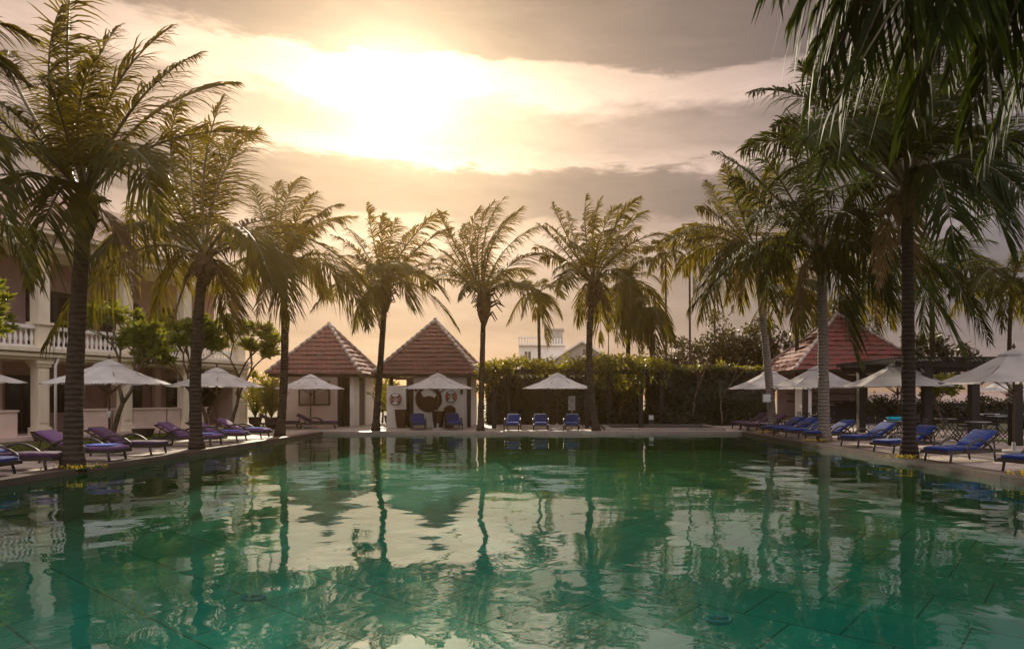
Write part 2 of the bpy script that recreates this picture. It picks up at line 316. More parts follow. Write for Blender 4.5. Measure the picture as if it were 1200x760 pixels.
# ------------------------------------------------------------------ mesh builder and tagging
class MB:
    def __init__(s): s.v = []; s.f = []; s.mi = []; s.sm = []
    def add(s, vs, fs, mi=0, smooth=False):
        o = len(s.v); s.v.extend([tuple(p) for p in vs])
        for f in fs: s.f.append([i + o for i in f]); s.mi.append(mi); s.sm.append(smooth)
        return s
    def box(s, c, size, rot=None, mi=0):
        hx, hy, hz = size[0] / 2, size[1] / 2, size[2] / 2; c = V(c)
        vs = [V((x, y, z)) for x in (-hx, hx) for y in (-hy, hy) for z in (-hz, hz)]
        if rot is not None: vs = [rot @ p for p in vs]
        return s.add([p + c for p in vs], [(0, 1, 3, 2), (4, 6, 7, 5), (0, 4, 5, 1), (2, 3, 7, 6), (0, 2, 6, 4), (1, 5, 7, 3)], mi)
    def span(s, a, b, mi=0):
        a, b = V(a), V(b); return s.box((a + b) / 2, (abs(b.x - a.x), abs(b.y - a.y), abs(b.z - a.z)), None, mi)
    def bar(s, a, b, w, h, mi=0):
        a, b = V(a), V(b); d = (b - a); L = d.length
        q = d.to_track_quat('X', 'Z').to_matrix(); return s.box((a + b) / 2, (L, w, h), q, mi)
    def tube(s, pts, rad, n=8, mi=0, cap=True, smooth=True):
        pts = [V(p) for p in pts]; rings = []; ref = None
        for i, p in enumerate(pts):
            t = (pts[min(i + 1, len(pts) - 1)] - pts[max(i - 1, 0)]).normalized()
            if ref is None: ref = t.orthogonal().normalized()
            ref = (ref - t * ref.dot(t))
            ref = ref.normalized() if ref.length > 1e-5 else t.orthogonal().normalized()
            bn = t.cross(ref); r = rad[i] if isinstance(rad, (list, tuple)) else rad
            rings.append([p + (ref * math.cos(2 * PI * k / n) + bn * math.sin(2 * PI * k / n)) * r for k in range(n)])
        vs = [p for r in rings for p in r]; fs = []
        for i in range(len(pts) - 1):
            for k in range(n): fs.append((i * n + k, i * n + (k + 1) % n, (i + 1) * n + (k + 1) % n, (i + 1) * n + k))
        if cap: fs.append(tuple(range(n))[::-1]); fs.append(tuple((len(pts) - 1) * n + k for k in range(n)))
        return s.add(vs, fs, mi, smooth)
    def lathe(s, prof, n=16, c=(0, 0, 0), mi=0, smooth=True, a0=0.0, sx=1.0, sy=1.0):
        c = V(c); vs = []; fs = []
        for r, z in prof:
            for k in range(n):
                a = a0 + 2 * PI * k / n; vs.append(c + V((r * math.cos(a) * sx, r * math.sin(a) * sy, z)))
        for i in range(len(prof) - 1):
            for k in range(n): fs.append((i * n + k, i * n + (k + 1) % n, (i + 1) * n + (k + 1) % n, (i + 1) * n + k))
        fs.append(tuple(range(n))[::-1]); fs.append(tuple((len(prof) - 1) * n + k for k in range(n)))
        return s.add(vs, fs, mi, smooth)
    def cushion(s, c, size, r, rot=None, n=7, mi=0, puff=0.0):
        c = V(c); h = V(size) / 2; inner = V([max(a - r, 0) for a in h]); vs = []; fs = []; idx = {}
        def vert(p):
            k = tuple(round(a, 4) for a in p)
            if k in idx: return idx[k]
            q = V((p[0] * h.x, p[1] * h.y, p[2] * h.z)); i_ = V([max(-b, min(b, a)) for a, b in zip(q, inner)])
            dd = q - i_
            if dd.length > 1e-6: q = i_ + dd.normalized() * r
            if puff: q.z += puff * (1 - p[0] ** 2) * (1 - p[1] ** 2) * (1 if p[2] > 0 else 0)
            if rot is not None: q = rot @ q
            idx[k] = len(vs); vs.append(q + c); return idx[k]
        lin = [-1 + 2 * i / n for i in range(n + 1)]
        # denser near the edges so that corners come out round
        lin = [math.copysign(abs(a) ** 0.6, a) for a in lin]
        for ax in range(3):
            for sg in (-1, 1):
                for i in range(n):
                    for j in range(n):
                        q = []
                        for a, b in ((i, j), (i + 1, j), (i + 1, j + 1), (i, j + 1)):
                            p = [0, 0, 0]; p[ax] = sg; p[(ax + 1) % 3] = lin[a]; p[(ax + 2) % 3] = lin[b]; q.append(vert(p))
                        if sg < 0: q.reverse()
                        if len(set(q)) >= 3: fs.append(tuple(dict.fromkeys(q)))
        return s.add(vs, fs, mi, True)
    def shift(s, d):
        s.v = [tuple(V(p) - d) for p in s.v]; return s
    def build(s, name, mats, parent=None):
        me = bpy.data.meshes.new(name); me.from_pydata(s.v, [], s.f)
        if isinstance(mats, str): mats = [mats]
        for m in mats: me.materials.append(MATS[m])
        me.polygons.foreach_set('material_index', s.mi); me.polygons.foreach_set('use_smooth', s.sm)
        me.update()
        o = bpy.data.objects.new(name, me); C.objects.link(o)
        if parent is not None: o.parent = parent
        return o
def tag(o, label=None, cat=None, group=None, kind=None):
    if label: o['label'] = label
    if cat: o['category'] = cat
    if group: o['group'] = group
    if kind: o['kind'] = kind
    return o
def thing(name, label, cat, loc=(0, 0, 0), rz=0.0, group=None):
    o = bpy.data.objects.new(name, None); C.objects.link(o); o.empty_display_size = .2
    o.location = loc; o.rotation_euler = (0, 0, rz); return tag(o, label, cat, group)
KIDS = {}
def copy_thing(root, loc, rz=0.0, label=None, group=None):
    def rec(o, par):
        c = o.copy(); C.objects.link(c)
        if par is not None: c.parent = par
        for k in [x for x in SC.objects if x.parent == o]: rec(k, c)
        return c
    r = rec(root, None); r.location = loc; r.rotation_euler = (0, 0, rz)
    if label: r['label'] = label
    if group: r['group'] = group
    return r
def place(proto, used, loc, rz, label, group):
    """the first call uses the prototype itself, later calls copy it"""
    if not used.get(proto.name):
        used[proto.name] = True; proto.location = loc; proto.rotation_euler = (0, 0, rz); proto['label'] = label; proto['group'] = group; return proto
    return copy_thing(proto, loc, rz, label, group)
USED = {}

# ------------------------------------------------------------------ ground, paving, pool
NL, NR, FL, FR = (-10.45, 0.6), (9.35, 0.6), (-10.95, 31.0), (8.15, 31.0)     # pool outline at deck level
def ring4(inner, outer, z, name, mat):
    b = MB(); vs = [(*p, z) for p in inner] + [(*p, z) for p in outer]
    b.add(vs, [(4, 5, 1, 0), (5, 6, 2, 1), (6, 7, 3, 2), (7, 4, 0, 3)])
    return tag(b.build(name, mat), kind='structure')
pool_loop = [NL, NR, FR, FL]
ring4(pool_loop, [(-600, -600), (600, -600), (600, 900), (-600, 900)], -0.03, 'ground', 'ground_earth')
def grow(d): return [(NL[0] - d, NL[1] - d), (NR[0] + d, NR[1] - d), (FR[0] + d, FR[1] + d), (FL[0] - d, FL[1] + d)]
ring4(grow(.5), [(-14.3, -6), (19, -6), (19, 42), (-14.3, 42)], 0.0, 'paving', 'deck_paving')
def coping():
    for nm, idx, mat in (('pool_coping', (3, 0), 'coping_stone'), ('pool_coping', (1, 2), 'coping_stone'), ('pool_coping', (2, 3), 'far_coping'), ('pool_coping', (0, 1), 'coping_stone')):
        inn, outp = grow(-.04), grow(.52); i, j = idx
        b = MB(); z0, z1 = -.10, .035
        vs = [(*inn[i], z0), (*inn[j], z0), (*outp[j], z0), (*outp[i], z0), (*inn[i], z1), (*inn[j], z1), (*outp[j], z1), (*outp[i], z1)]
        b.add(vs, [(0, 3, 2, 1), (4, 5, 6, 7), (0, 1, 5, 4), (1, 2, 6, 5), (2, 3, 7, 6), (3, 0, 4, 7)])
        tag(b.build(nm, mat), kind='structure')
coping()
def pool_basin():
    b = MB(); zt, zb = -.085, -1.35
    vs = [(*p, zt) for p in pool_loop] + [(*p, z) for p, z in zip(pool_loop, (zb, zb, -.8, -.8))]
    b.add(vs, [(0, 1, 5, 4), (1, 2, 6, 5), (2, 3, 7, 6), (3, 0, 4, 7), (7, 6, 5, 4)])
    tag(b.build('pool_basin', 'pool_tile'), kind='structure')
    w = MB(); q = [(p[0] * .9995, p[1], -.092) for p in pool_loop]
    w.add(q, [(0, 1, 2, 3)]); tag(w.build('pool_water', 'pool_water_surface'), kind='structure')
pool_basin()
def lawn():
    b = MB(); b.add([(-19.6, 8, .0), (-14.3, 8, .0), (-14.3, 40, .0), (-17.0, 40, .0)], [(0, 1, 2, 3)])
    surf('lawn_green', (.13, .155, .03), .95, .4, 5, .02, 60, .1)
    tag(b.build('lawn', 'lawn_green'), kind='structure')
    g = MB(); r = random.Random(5)
    for k in range(9000):
        x, y = r.uniform(-19.4, -14.35), 14 + 24 * r.random() ** 1.3
        a = r.uniform(0, 2 * PI); h = r.uniform(.04, .09); w = .008
        dx, dy = math.cos(a) * w, math.sin(a) * w
        g.add([(x - dx, y - dy, 0), (x + dx, y + dy, 0), (x + r.uniform(-.03, .03), y + r.uniform(-.03, .03), h)], [(0, 1, 2)])
    tag(g.build('grass', 'grass_blade'), kind='stuff')
lawn()
def lawn_right():
    b = MB(); b.add([(14.5, 19.5, .004), (19, 19.5, .004), (19, 26, .004), (16, 26, .004)], [(0, 1, 2, 3)])
    tag(b.build('lawn', 'lawn_green'), kind='structure')
lawn_right()
def shallow_pool():
    # low kerb round a dark shallow basin behind the far edge
    x0, x1, y0, y1 = 2.0, 7.7, 32.3, 36.8
    for a, c in (((x0, y0, 0.001), (x1, y0 + .3, .13)), ((x0, y1 - .3, 0.001), (x1, y1, .13)), ((x0, y0 + .3, 0.001), (x0 + .3, y1 - .3, .13)), ((x1 - .3, y0 + .3, 0.001), (x1, y1 - .3, .13))):
        b = MB(); b.span(a, c); tag(b.build('pool_kerb', 'far_coping'), kind='structure')
    surf('dark_water', (.02, .03, .025), .06, .2, 3, 0, 30, .8)
    b = MB(); b.add([(x0 + .3, y0 + .3, .05), (x1 - .3, y0 + .3, .05), (x1 - .3, y1 - .3, .05), (x0 + .3, y1 - .3, .05)], [(0, 1, 2, 3)])
    tag(b.build('shallow_pool_water', 'dark_water'), kind='structure')
shallow_pool()
for p, nm in (((-3.24, 7.15), 'blue ring shaped fitting on the pool floor, left of the two'), ((1.47, 6.44), 'blue ring shaped fitting on the pool floor, right of the two')):
    b = MB(); n = 20
    b.tube([V((math.cos(2 * PI * k / n) * .11, math.sin(2 * PI * k / n) * .08, 0)) for k in range(n + 1)], .022, 6, cap=False)
    o = b.build('pool_fitting', 'cyan_plastic'); o.location = (p[0], p[1], -.5); tag(o, nm.replace('on the pool floor', 'under the pool water'), 'pool fitting', 'blue rings in the pool water')

# ------------------------------------------------------------------ coconut palms
def bez(p0, p1, p2, t): return p0 * (1 - t) ** 2 + p1 * 2 * t * (1 - t) + p2 * t * t
def bezd(p0, p1, p2, t): return (p1 - p0) * 2 * (1 - t) + (p2 - p1) * 2 * t
def make_frond(mb, p0, p2, rnd, nl=69, droop=.6, width=.045, wind=V((.10, 0, 0)), llen=.24, bare=.16):
    v = p2 - p0; L = v.length; vz = v.z / L
    p1 = p0 + v * .5 + UP * L * (.15 + .24 * (1 - vz)) + V((rnd.uniform(-.08, .08) - wind.x * .55 * max(0, vz + .25), rnd.uniform(-.08, .08), 0)) * L
    hz = V((v.x, v.y, 0))
    if hz.length < .15 * L: a = rnd.uniform(0, 2 * PI); hz = V((math.cos(a), math.sin(a), 0))
    S = V((-hz.y, hz.x, 0)).normalized()
    tw = rnd.uniform(-.9, .9)
    pts = [bez(p0, p1, p2, i / 11) for i in range(12)]
    mb.tube(pts, [.042 * L / 4.5 * (1 - i / 11) ** .8 + .006 for i in range(12)], 5, 1, cap=False)
    gaps = [(rnd.uniform(.25, .95), rnd.uniform(.008, .03)) for _ in range(rnd.choice((1, 2, 3)))]; ph = rnd.uniform(0, 9)
    for i in range(nl):
        t = bare + (1 - bare) * (i + rnd.random() * .5) / nl
        if t > .995 or any(abs(t - a) < b for a, b in gaps): continue
        comb = mnoise.noise(V((t * 9, ph, 0))) * .38
        B = bez(p0, p1, p2, t); T = bezd(p0, p1, p2, t).normalized()
        s1 = (S - T * S.dot(T)).normalized(); N = s1.cross(T)
        if N.z < 0: N = -N
        s1 = s1 * math.cos(tw * t) + N * math.sin(tw * t); N2 = (s1.cross(T)); N2 = N2 if N2.dot(N) > 0 else -N2
        prof = (.45 + .55 * math.sin(PI * min(1, (t - bare) / (1 - bare) * .9 + .12))) * (1.0 if t < .8 else 1 - (t - .8) * 2.4)
        for sg in (-1, 1):
            if rnd.random() < .04: continue
            ln = L * llen * prof * rnd.uniform(.75, 1.15)
            ang = math.radians(26 + 36 * t + rnd.uniform(-12, 12)) + comb
            d = (s1 * sg * math.cos(ang) + T * math.sin(ang) + N2 * .22 + V((rnd.uniform(-.08, .08), rnd.uniform(-.08, .08), rnd.uniform(-.08, .08)))).normalized()
            g = V((0, 0, -1)) * droop * rnd.uniform(.6, 1.5) + wind * rnd.uniform(.5, 1.5)
            wd = T - d * T.dot(d)
            wd = wd.normalized() if wd.length > 1e-3 else N2
            w = width * rnd.uniform(.75, 1.1); vs = []
            for u, ww in ((0, .45), (.35, 1.0), (.7, .8)):
                c = B + d * ln * u + g * ln * u * u
                vs += [c - wd * w * ww * .5, c + wd * w * ww * .5]
            vs.append(B + d * ln + g * ln * 1.0)
            mb.add(vs, [(0, 1, 3, 2), (2, 3, 5, 4), (4, 5, 6)], 0)
NP = [0]
def palm(label, base, crown, Yc, tips=(), nfill=8, L=4.6, r0=.2, r1=.13, leaf='frond_leaf', bark='palm_trunk', seed=1, boot=1.0, el=(-50, 65), nl=69, width=.045,
         bend=(0, 0), group='coconut palms round the pool', wind=(.18, 0, 0), droop=.55, name='palm_tree', dry=2, azs=None, llen=.25, trunk_n=12):
    """base: ground point (m); crown: pixel and depth; tips: pixels where the fronds of this crown end"""
    rnd = random.Random(seed); base = V(base); cr = at(*crown, Yc) if len(crown) == 2 else V(crown)
    root = thing(name, label, 'palm tree', base, 0, group)
    c = cr - base; n = 22; pts = []; rad = []
    mid = c * .5 + V((bend[0], bend[1], 0))
    for i in range(n + 1):
        t = i / n; pts.append(bez(V((0, 0, -.05)), mid, c, t))
        rad.append((r0 + (r1 - r0) * t ** .7 + .35 * r0 * max(0, 1 - t * 9) ** 1.5) * (1 + .05 * math.sin(i * 2.1) + rnd.uniform(-.02, .02)))
    b = MB(); b.tube(pts, rad, trunk_n); b.build('trunk', bark, root)
    # old leaf bases and fibre under the crown
    b = MB(); prof = [(r1 * .9, -.75 * boot), (r1 * 1.5 * boot, -.45 * boot), (r1 * 1.9 * boot, -.15 * boot), (r1 * 1.6 * boot, .15 * boot), (r1 * .6, .5 * boot)]
    b.lathe([(r, z) for r, z in prof], 10, c)
    for k in range(int(16 * boot)):
        a = rnd.uniform(0, 2 * PI); z = rnd.uniform(-.55, .2) * boot; o = V((math.cos(a), math.sin(a), 0))
        p0 = c + V((0, 0, z)) + o * r1 * .9; ln = rnd.uniform(.25, .55) * boot
        b.tube([p0, p0 + o * ln * .6 + UP * ln * .35, p0 + o * ln * 1.0 + UP * ln * rnd.uniform(-.5, .45)], [.06, .045, .02], 5)
    b.build('leaf_base', 'dry_fibre', root)
    wind = V(wind)
    def frond(tip, mat, dr, nn=nl):
        mb = MB(); st = c + V((0, 0, rnd.uniform(-.1, .25)))
        make_frond(mb, st, tip, rnd, nn, dr, width, wind, llen); mb.build('frond', [mat, 'rachis'], root)
    for k, tp in enumerate(tips):
        px, py = tp[0], tp[1]
        w0 = at(px, py, Yc); lp = (w0 - cr).length
        if len(tp) > 2: dy = tp[2]
        else:
            Lt = L * rnd.uniform(.92, 1.08); dy = math.sqrt(max(0, Lt * Lt - lp * lp)) * .75 * rnd.choice((-1, 1))
        w1 = at(px, py, Yc + dy)
        low = (HZ - py) < (HZ - (crown[1] if len(crown) == 2 else py)) - 15
        frond(w1 - base, leaf, droop * (1.5 if low else 1.0))
    for k in range(nfill):
        az = (k + rnd.random() * .7) / max(nfill, 1) * 2 * PI + rnd.random() if azs is None else math.radians(rnd.uniform(*azs))
        e = math.radians(rnd.uniform(*el)); ll = L * rnd.uniform(.75, 1.0)
        frond(c + V((math.cos(az) * math.cos(e), math.sin(az) * math.cos(e), math.sin(e))) * ll, leaf, droop * (1.4 if e < 0 else 1.0))
    for k in range(dry):
        az = rnd.uniform(0, 2 * PI); ll = L * rnd.uniform(.4, .6)
        frond(c + V((math.cos(az) * .42, math.sin(az) * .42, -.9)) * ll, 'frond_dry', .5, int(nl * .6))
    return root

def palms():
    # left row
    palm('coconut palm at the left picture edge, only its fronds hanging in', (-11.6, 10.6, 0), (-11.4, 10.8, 7.0), 10.8,
         [(36, 325, -.4), (34, 100, .2), (46, 50, .8), (14, 205, .5), (22, 90, .3), (0, 300, .8), (-20, 210, -.6), (-10, 20, .2), (-25, 330, -1.0), (5, 170, 1.0)], 3, 4.8, seed=3, nl=90, width=.054, droop=.6, azs=(100, 260), el=(-45, 50), dry=0, llen=.2)
    palm('tall dark trunked palm nearest on the left coping, yellow flowers at its foot', (-10.85, 15.1, 0), (100, 240), 15.3,
         [(72, 6), (88, -40), (203, 30), (232, 63), (276, 97), (140, 30), (-20, 110), (0, 175), (-15, 250), (185, 205), (30, 330), (120, 60), (10, 60), (190, 255), (55, 90)],
         2, 4.5, .205, .14, bend=(-.25, .2), seed=11, nl=96, width=.046, wind=(.26, 0, 0), el=(5, 50))
    palm('stout palm with a broad drooping crown on the left coping behind the mauve loungers', (-11.05, 20.6, 0), (240, 305), 20.7,
         [(213, 120), (262, 114), (304, 152), (196, 190), (172, 205), (334, 262), (54, 402), (268, 398), (178, 375), (150, 262), (230, 150), (320, 335), (350, 310), (130, 300), (285, 150)],
         4, 5.0, .19, .14, bend=(-.3, 0), seed=12, nl=87, width=.054, wind=(.26, 0, 0), el=(-15, 50), droop=.6)
    palm('palm on the left coping corner, its right fronds falling over the first tiled roof', (-11.55, 27.8, 0), (331, 318), 27.8,
         [(355, 208), (398, 240), (416, 254), (298, 216), (424, 325), (432, 378), (270, 290), (285, 335), (384, 350), (330, 212), (372, 225), (440, 345), (250, 340), (340, 375)],
         4, 4.6, .18, .13, bend=(.3, 0), seed=13, nl=78, width=.058, wind=(.26, 0, 0), el=(-15, 50), droop=.6)
    # far row
    palm('leaning slim palm on the far edge between the two tiled roof pavilions', gx(440, 31.9), (452, 340), 32.0,
         [(430, 238), (449, 250), (466, 256), (521, 249), (529, 267), (408, 268), (388, 275), (536, 384), (524, 350), (482, 362), (414, 388), (398, 330), (505, 300), (400, 300), (495, 262), (430, 385), (530, 315), (390, 350)],
         5, 4.3, .17, .12, seed=14, nl=67, width=.062, boot=1.35, el=(-45, 50), dry=1)
    palm('straight slim palm with a shaggy brown knob under its crown, beside the moon window', gx(563, 31.9), (567, 350), 31.9,
         [(563, 243), (592, 231), (613, 243), (633, 265), (638, 298), (512, 246), (514, 292), (522, 270), (538, 350), (625, 320), (507, 303), (580, 236), (605, 250), (545, 262), (500, 330), (600, 330)],
         4, 4.4, .155, .11, seed=15, nl=72, width=.058, boot=1.7, el=(-15, 60), dry=0, wind=(.32, 0, 0))
    palm('curved trunk palm at the far edge beside the middle umbrella, full round crown', gx(699, 31.9), (696, 335), 31.9,
         [(647, 237), (640, 262), (687, 228), (706, 230), (750, 231), (758, 248), (749, 267), (626, 291), (650, 317), (678, 382), (704, 402), (753, 295), (655, 345), (740, 330), (665, 248), (728, 240), (630, 262)],
         5, 4.5, .18, .14, seed=16, nl=74, width=.058, boot=1.3, el=(-20, 60), dry=2, bend=(-.55, 0))
    palm('short feathery palm in front of the distant white building', gx(633, 47), (631, 346), 47,
         [(586, 346), (594, 380), (677, 338), (658, 374), (642, 405), (612, 372), (640, 330), (605, 335), (660, 350), (625, 375)], 4, 3.9, .13, .10, seed=17, nl=56, width=.075, dry=0, el=(-30, 30), boot=.8, group='palms behind the pergola')
    palm('drooping full crowned palm rising behind the vine pergola, right of the curved trunk palm', gx(735, 44), (737, 335), 44,
         [(714, 300), (729, 298), (750, 300), (772, 330), (779, 392), (762, 418), (748, 412), (716, 385), (722, 400), (765, 305), (700, 335), (738, 395), (700, 375)], 6, 4.6, .17, .13, seed=18, nl=58, width=.075, el=(-70, 20), boot=1.0, dry=1, droop=.6, group='palms behind the pergola')
    palm('thin young palm behind the pergola, next to the bare slim poles', gx(760, 43), (765, 365), 43,
         [(742, 390), (790, 402), (778, 412), (752, 410), (768, 420), (735, 410)], 4, 3.0, .1, .08, seed=28, nl=49, width=.075, el=(-70, 10), boot=.7, dry=0, droop=.6, group='palms behind the pergola')
    for px, cy, Y, sd, tl, lb in ((781, 300, 50, 19, [(756, 297), (804, 290), (765, 285), (790, 282), (760, 320), (805, 322), (778, 350)], 'slender palm with a light tuft crown, first of three thin trunks behind the hedge'),
                                  (809, 300, 50, 20, [(778, 283), (816, 260), (838, 270), (786, 330), (835, 335), (800, 262), (812, 360)], 'slender palm with a light tuft crown, middle of three thin trunks behind the hedge'),
                                  (838, 296, 52, 21, [(812, 285), (862, 270), (850, 258), (820, 330), (868, 330), (842, 355), (830, 262)], 'slender palm with a light tuft crown, last of three thin trunks behind the hedge')):
        palm(lb, gx(px, Y), (px - 1, cy), Y, tl, 4, 3.4, .09, .07, seed=sd, nl=47, width=.085, el=(-40, 40), boot=.5, dry=0, droop=.6, group='palms behind the pergola')
    # right row
    palm('grey trunked palm with a small white box strapped to it, farthest on the right coping', gx(906, 30.2), (886, 300), 30.4,
         [(781, 281), (815, 243), (791, 271), (806, 364), (868, 365), (826, 212), (830, 236), (862, 198), (905, 190), (940, 245), (840, 340), (900, 385), (790, 320), (820, 375), (855, 330), (925, 340), (880, 230), (945, 300)],
         8, 4.7, .19, .14, 'frond_leaf', 'palm_trunk_grey', seed=22, nl=78, width=.058, droop=.6, el=(-30, 55), bend=(.1, 0))
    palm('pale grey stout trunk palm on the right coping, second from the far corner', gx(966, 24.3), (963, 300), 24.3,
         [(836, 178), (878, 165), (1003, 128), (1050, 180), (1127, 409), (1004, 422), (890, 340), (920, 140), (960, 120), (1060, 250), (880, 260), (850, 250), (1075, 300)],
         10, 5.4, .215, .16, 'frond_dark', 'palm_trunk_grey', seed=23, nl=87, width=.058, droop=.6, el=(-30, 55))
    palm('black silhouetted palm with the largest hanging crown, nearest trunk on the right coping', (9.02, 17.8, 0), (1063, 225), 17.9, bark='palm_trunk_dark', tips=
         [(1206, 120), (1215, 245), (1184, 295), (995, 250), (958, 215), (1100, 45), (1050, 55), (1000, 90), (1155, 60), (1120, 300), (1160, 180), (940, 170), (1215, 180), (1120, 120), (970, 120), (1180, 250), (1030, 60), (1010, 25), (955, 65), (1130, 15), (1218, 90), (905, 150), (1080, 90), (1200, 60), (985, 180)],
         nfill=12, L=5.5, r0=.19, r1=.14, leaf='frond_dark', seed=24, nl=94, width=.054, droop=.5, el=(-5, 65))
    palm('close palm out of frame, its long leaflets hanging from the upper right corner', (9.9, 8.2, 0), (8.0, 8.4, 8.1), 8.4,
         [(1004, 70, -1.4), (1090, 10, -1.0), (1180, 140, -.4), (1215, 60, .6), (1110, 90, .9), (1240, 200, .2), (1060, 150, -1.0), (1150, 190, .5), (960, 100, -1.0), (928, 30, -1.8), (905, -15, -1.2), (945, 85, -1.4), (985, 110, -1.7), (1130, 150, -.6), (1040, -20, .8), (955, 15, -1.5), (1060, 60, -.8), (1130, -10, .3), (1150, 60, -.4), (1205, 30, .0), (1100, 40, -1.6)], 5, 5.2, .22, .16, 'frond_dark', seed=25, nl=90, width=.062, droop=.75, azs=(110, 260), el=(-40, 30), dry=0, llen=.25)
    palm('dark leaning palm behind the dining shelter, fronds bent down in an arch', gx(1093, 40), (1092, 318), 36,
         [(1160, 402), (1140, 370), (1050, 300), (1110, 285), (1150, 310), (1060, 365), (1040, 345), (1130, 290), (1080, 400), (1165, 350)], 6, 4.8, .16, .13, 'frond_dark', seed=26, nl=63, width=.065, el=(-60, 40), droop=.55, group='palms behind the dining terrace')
    palm('light green palm on a bent thin trunk at the right picture edge', gx(1190, 36), (1187, 335), 36,
         [(1105, 330), (1150, 300), (1125, 312), (1215, 290), (1230, 350), (1160, 360), (1175, 385), (1210, 390), (1140, 345), (1195, 295)], 6, 4.2, .12, .10, 'frond_leaf', seed=27, nl=63, width=.065, el=(-50, 30), droop=.6, bend=(-.5, 0), group='palms behind the dining terrace')
    palm('yellow green palm behind the red roof, left of the tallest trunk', gx(1010, 44), (1012, 335), 44,
         [(985, 300), (1040, 300), (1060, 345), (970, 355), (1000, 385), (1045, 385), (1015, 290), (960, 320), (1030, 400)], 7, 4.6, .15, .12, 'frond_leaf', seed=29, nl=58, width=.08, el=(-60, 40), droop=.6, group='palms behind the dining terrace')
    palm('olive palm behind the far right corner, low between the two grey trunks', gx(935, 44), (933, 345), 44,
         [(905, 330), (960, 330), (915, 380), (955, 385), (930, 300), (940, 395), (900, 365)], 7, 4.0, .15, .12, 'frond_leaf', seed=30, nl=58, width=.08, el=(-60, 30), droop=.6, group='palms behind the dining terrace')
palms()

# ------------------------------------------------------------------ leafy things
def leaf_quad(mb, p, d, n, ln, w, mi=0):
    d = d.normalized(); s = d.cross(n)
    s = s.normalized() if s.length > 1e-4 else d.orthogonal().normalized()
    mb.add([p, p + d * ln * .5 + s * w * .5, p + d * ln, p + d * ln * .5 - s * w * .5], [(0, 1, 2, 3)], mi)
def rdir(r):
    z = r.uniform(-1, 1); a = r.uniform(0, 2 * PI); q = math.sqrt(1 - z * z); return V((q * math.cos(a), q * math.sin(a), z))
def fork_tree(name, label, cat, base, height, seed, levels=4, spread=.55, r0=.09, leafmat='frangipani_leaf', bark='branch_bark', rosette=16, ll=.26, lw=.085, lean=(0, 0), group=None, forks=(2, 3), first=.35, gnarl=.25):
    """branches that fork, with a rosette of leaves on every tip"""
    r = random.Random(seed); root = thing(name, label, cat, base, 0, group); wood = MB(); lf = MB()
    def grow_(p, d, ln, rad, lv):
        pts = [p]; q = p.copy(); dd = d.copy()
        for k in range(4):
            dd = (dd + V((r.uniform(-gnarl, gnarl), r.uniform(-gnarl, gnarl), r.uniform(-.05, .15)))).normalized(); q = q + dd * ln / 4; pts.append(q.copy())
        wood.tube(pts, [rad * (1 - .3 * i / 4) for i in range(5)], 7)
        if lv <= 1:
            for k in range(rosette):
                o = rdir(r); o.z = o.z * .6 + .25; leaf_quad(lf, q + dd * r.uniform(-.12, .05), (o + dd * .3), rdir(r), ll * r.uniform(.7, 1.2), lw * r.uniform(.8, 1.2))
        if lv == 0: return
        n = r.choice(forks); a0 = r.uniform(0, 2 * PI)
        for k in range(n):
            a = a0 + 2 * PI * k / n + r.uniform(-.4, .4); sp = spread * r.uniform(.7, 1.3)
            o = dd.orthogonal().normalized(); o = Matrix.Rotation(a, 3, dd) @ o
            grow_(q, (dd * math.cos(sp) + o * math.sin(sp) + UP * .12).normalized(), ln * r.uniform(.62, .85), rad * .68, lv - 1)
    grow_(V((0, 0, -.03)), V((lean[0], lean[1], 1)).normalized(), height * first, r0, levels)
    wood.build('trunk', bark, root); lf.build('crown', leafmat, root)
    return root
fork_tree('frangipani_tree', 'frangipani tree forking low behind the nearest whole umbrella on the left lawn', 'frangipani tree', gx(131, 23.5), 4.3, 41, 5, .52, .10, lean=(.25, 0), rosette=16, group='frangipani trees on the lawn', ll=.34, lw=.12)
fork_tree('frangipani_tree', 'frangipani tree with sunlit yellow leaves behind the second umbrella on the left', 'frangipani tree', gx(243, 28.5), 4.6, 47, 5, .55, .10, lean=(.05, 0), rosette=18, group='frangipani trees on the lawn', ll=.36, lw=.13)
fork_tree('frangipani_tree', 'bright green frangipani tree reaching in at the left picture edge', 'frangipani tree', (-16.6, 18.0, 0), 4.6, 43, 5, .6, .10, lean=(.15, 0), rosette=18, group='frangipani trees on the lawn', ll=.3, lw=.11)
fork_tree('frangipani_tree', 'frangipani tree close to the last bay of the white building', 'frangipani tree', gx(270, 33.0), 4.8, 52, 5, .55, .10, lean=(0.05, 0), rosette=18, group='frangipani trees on the lawn', ll=.36, lw=.13)

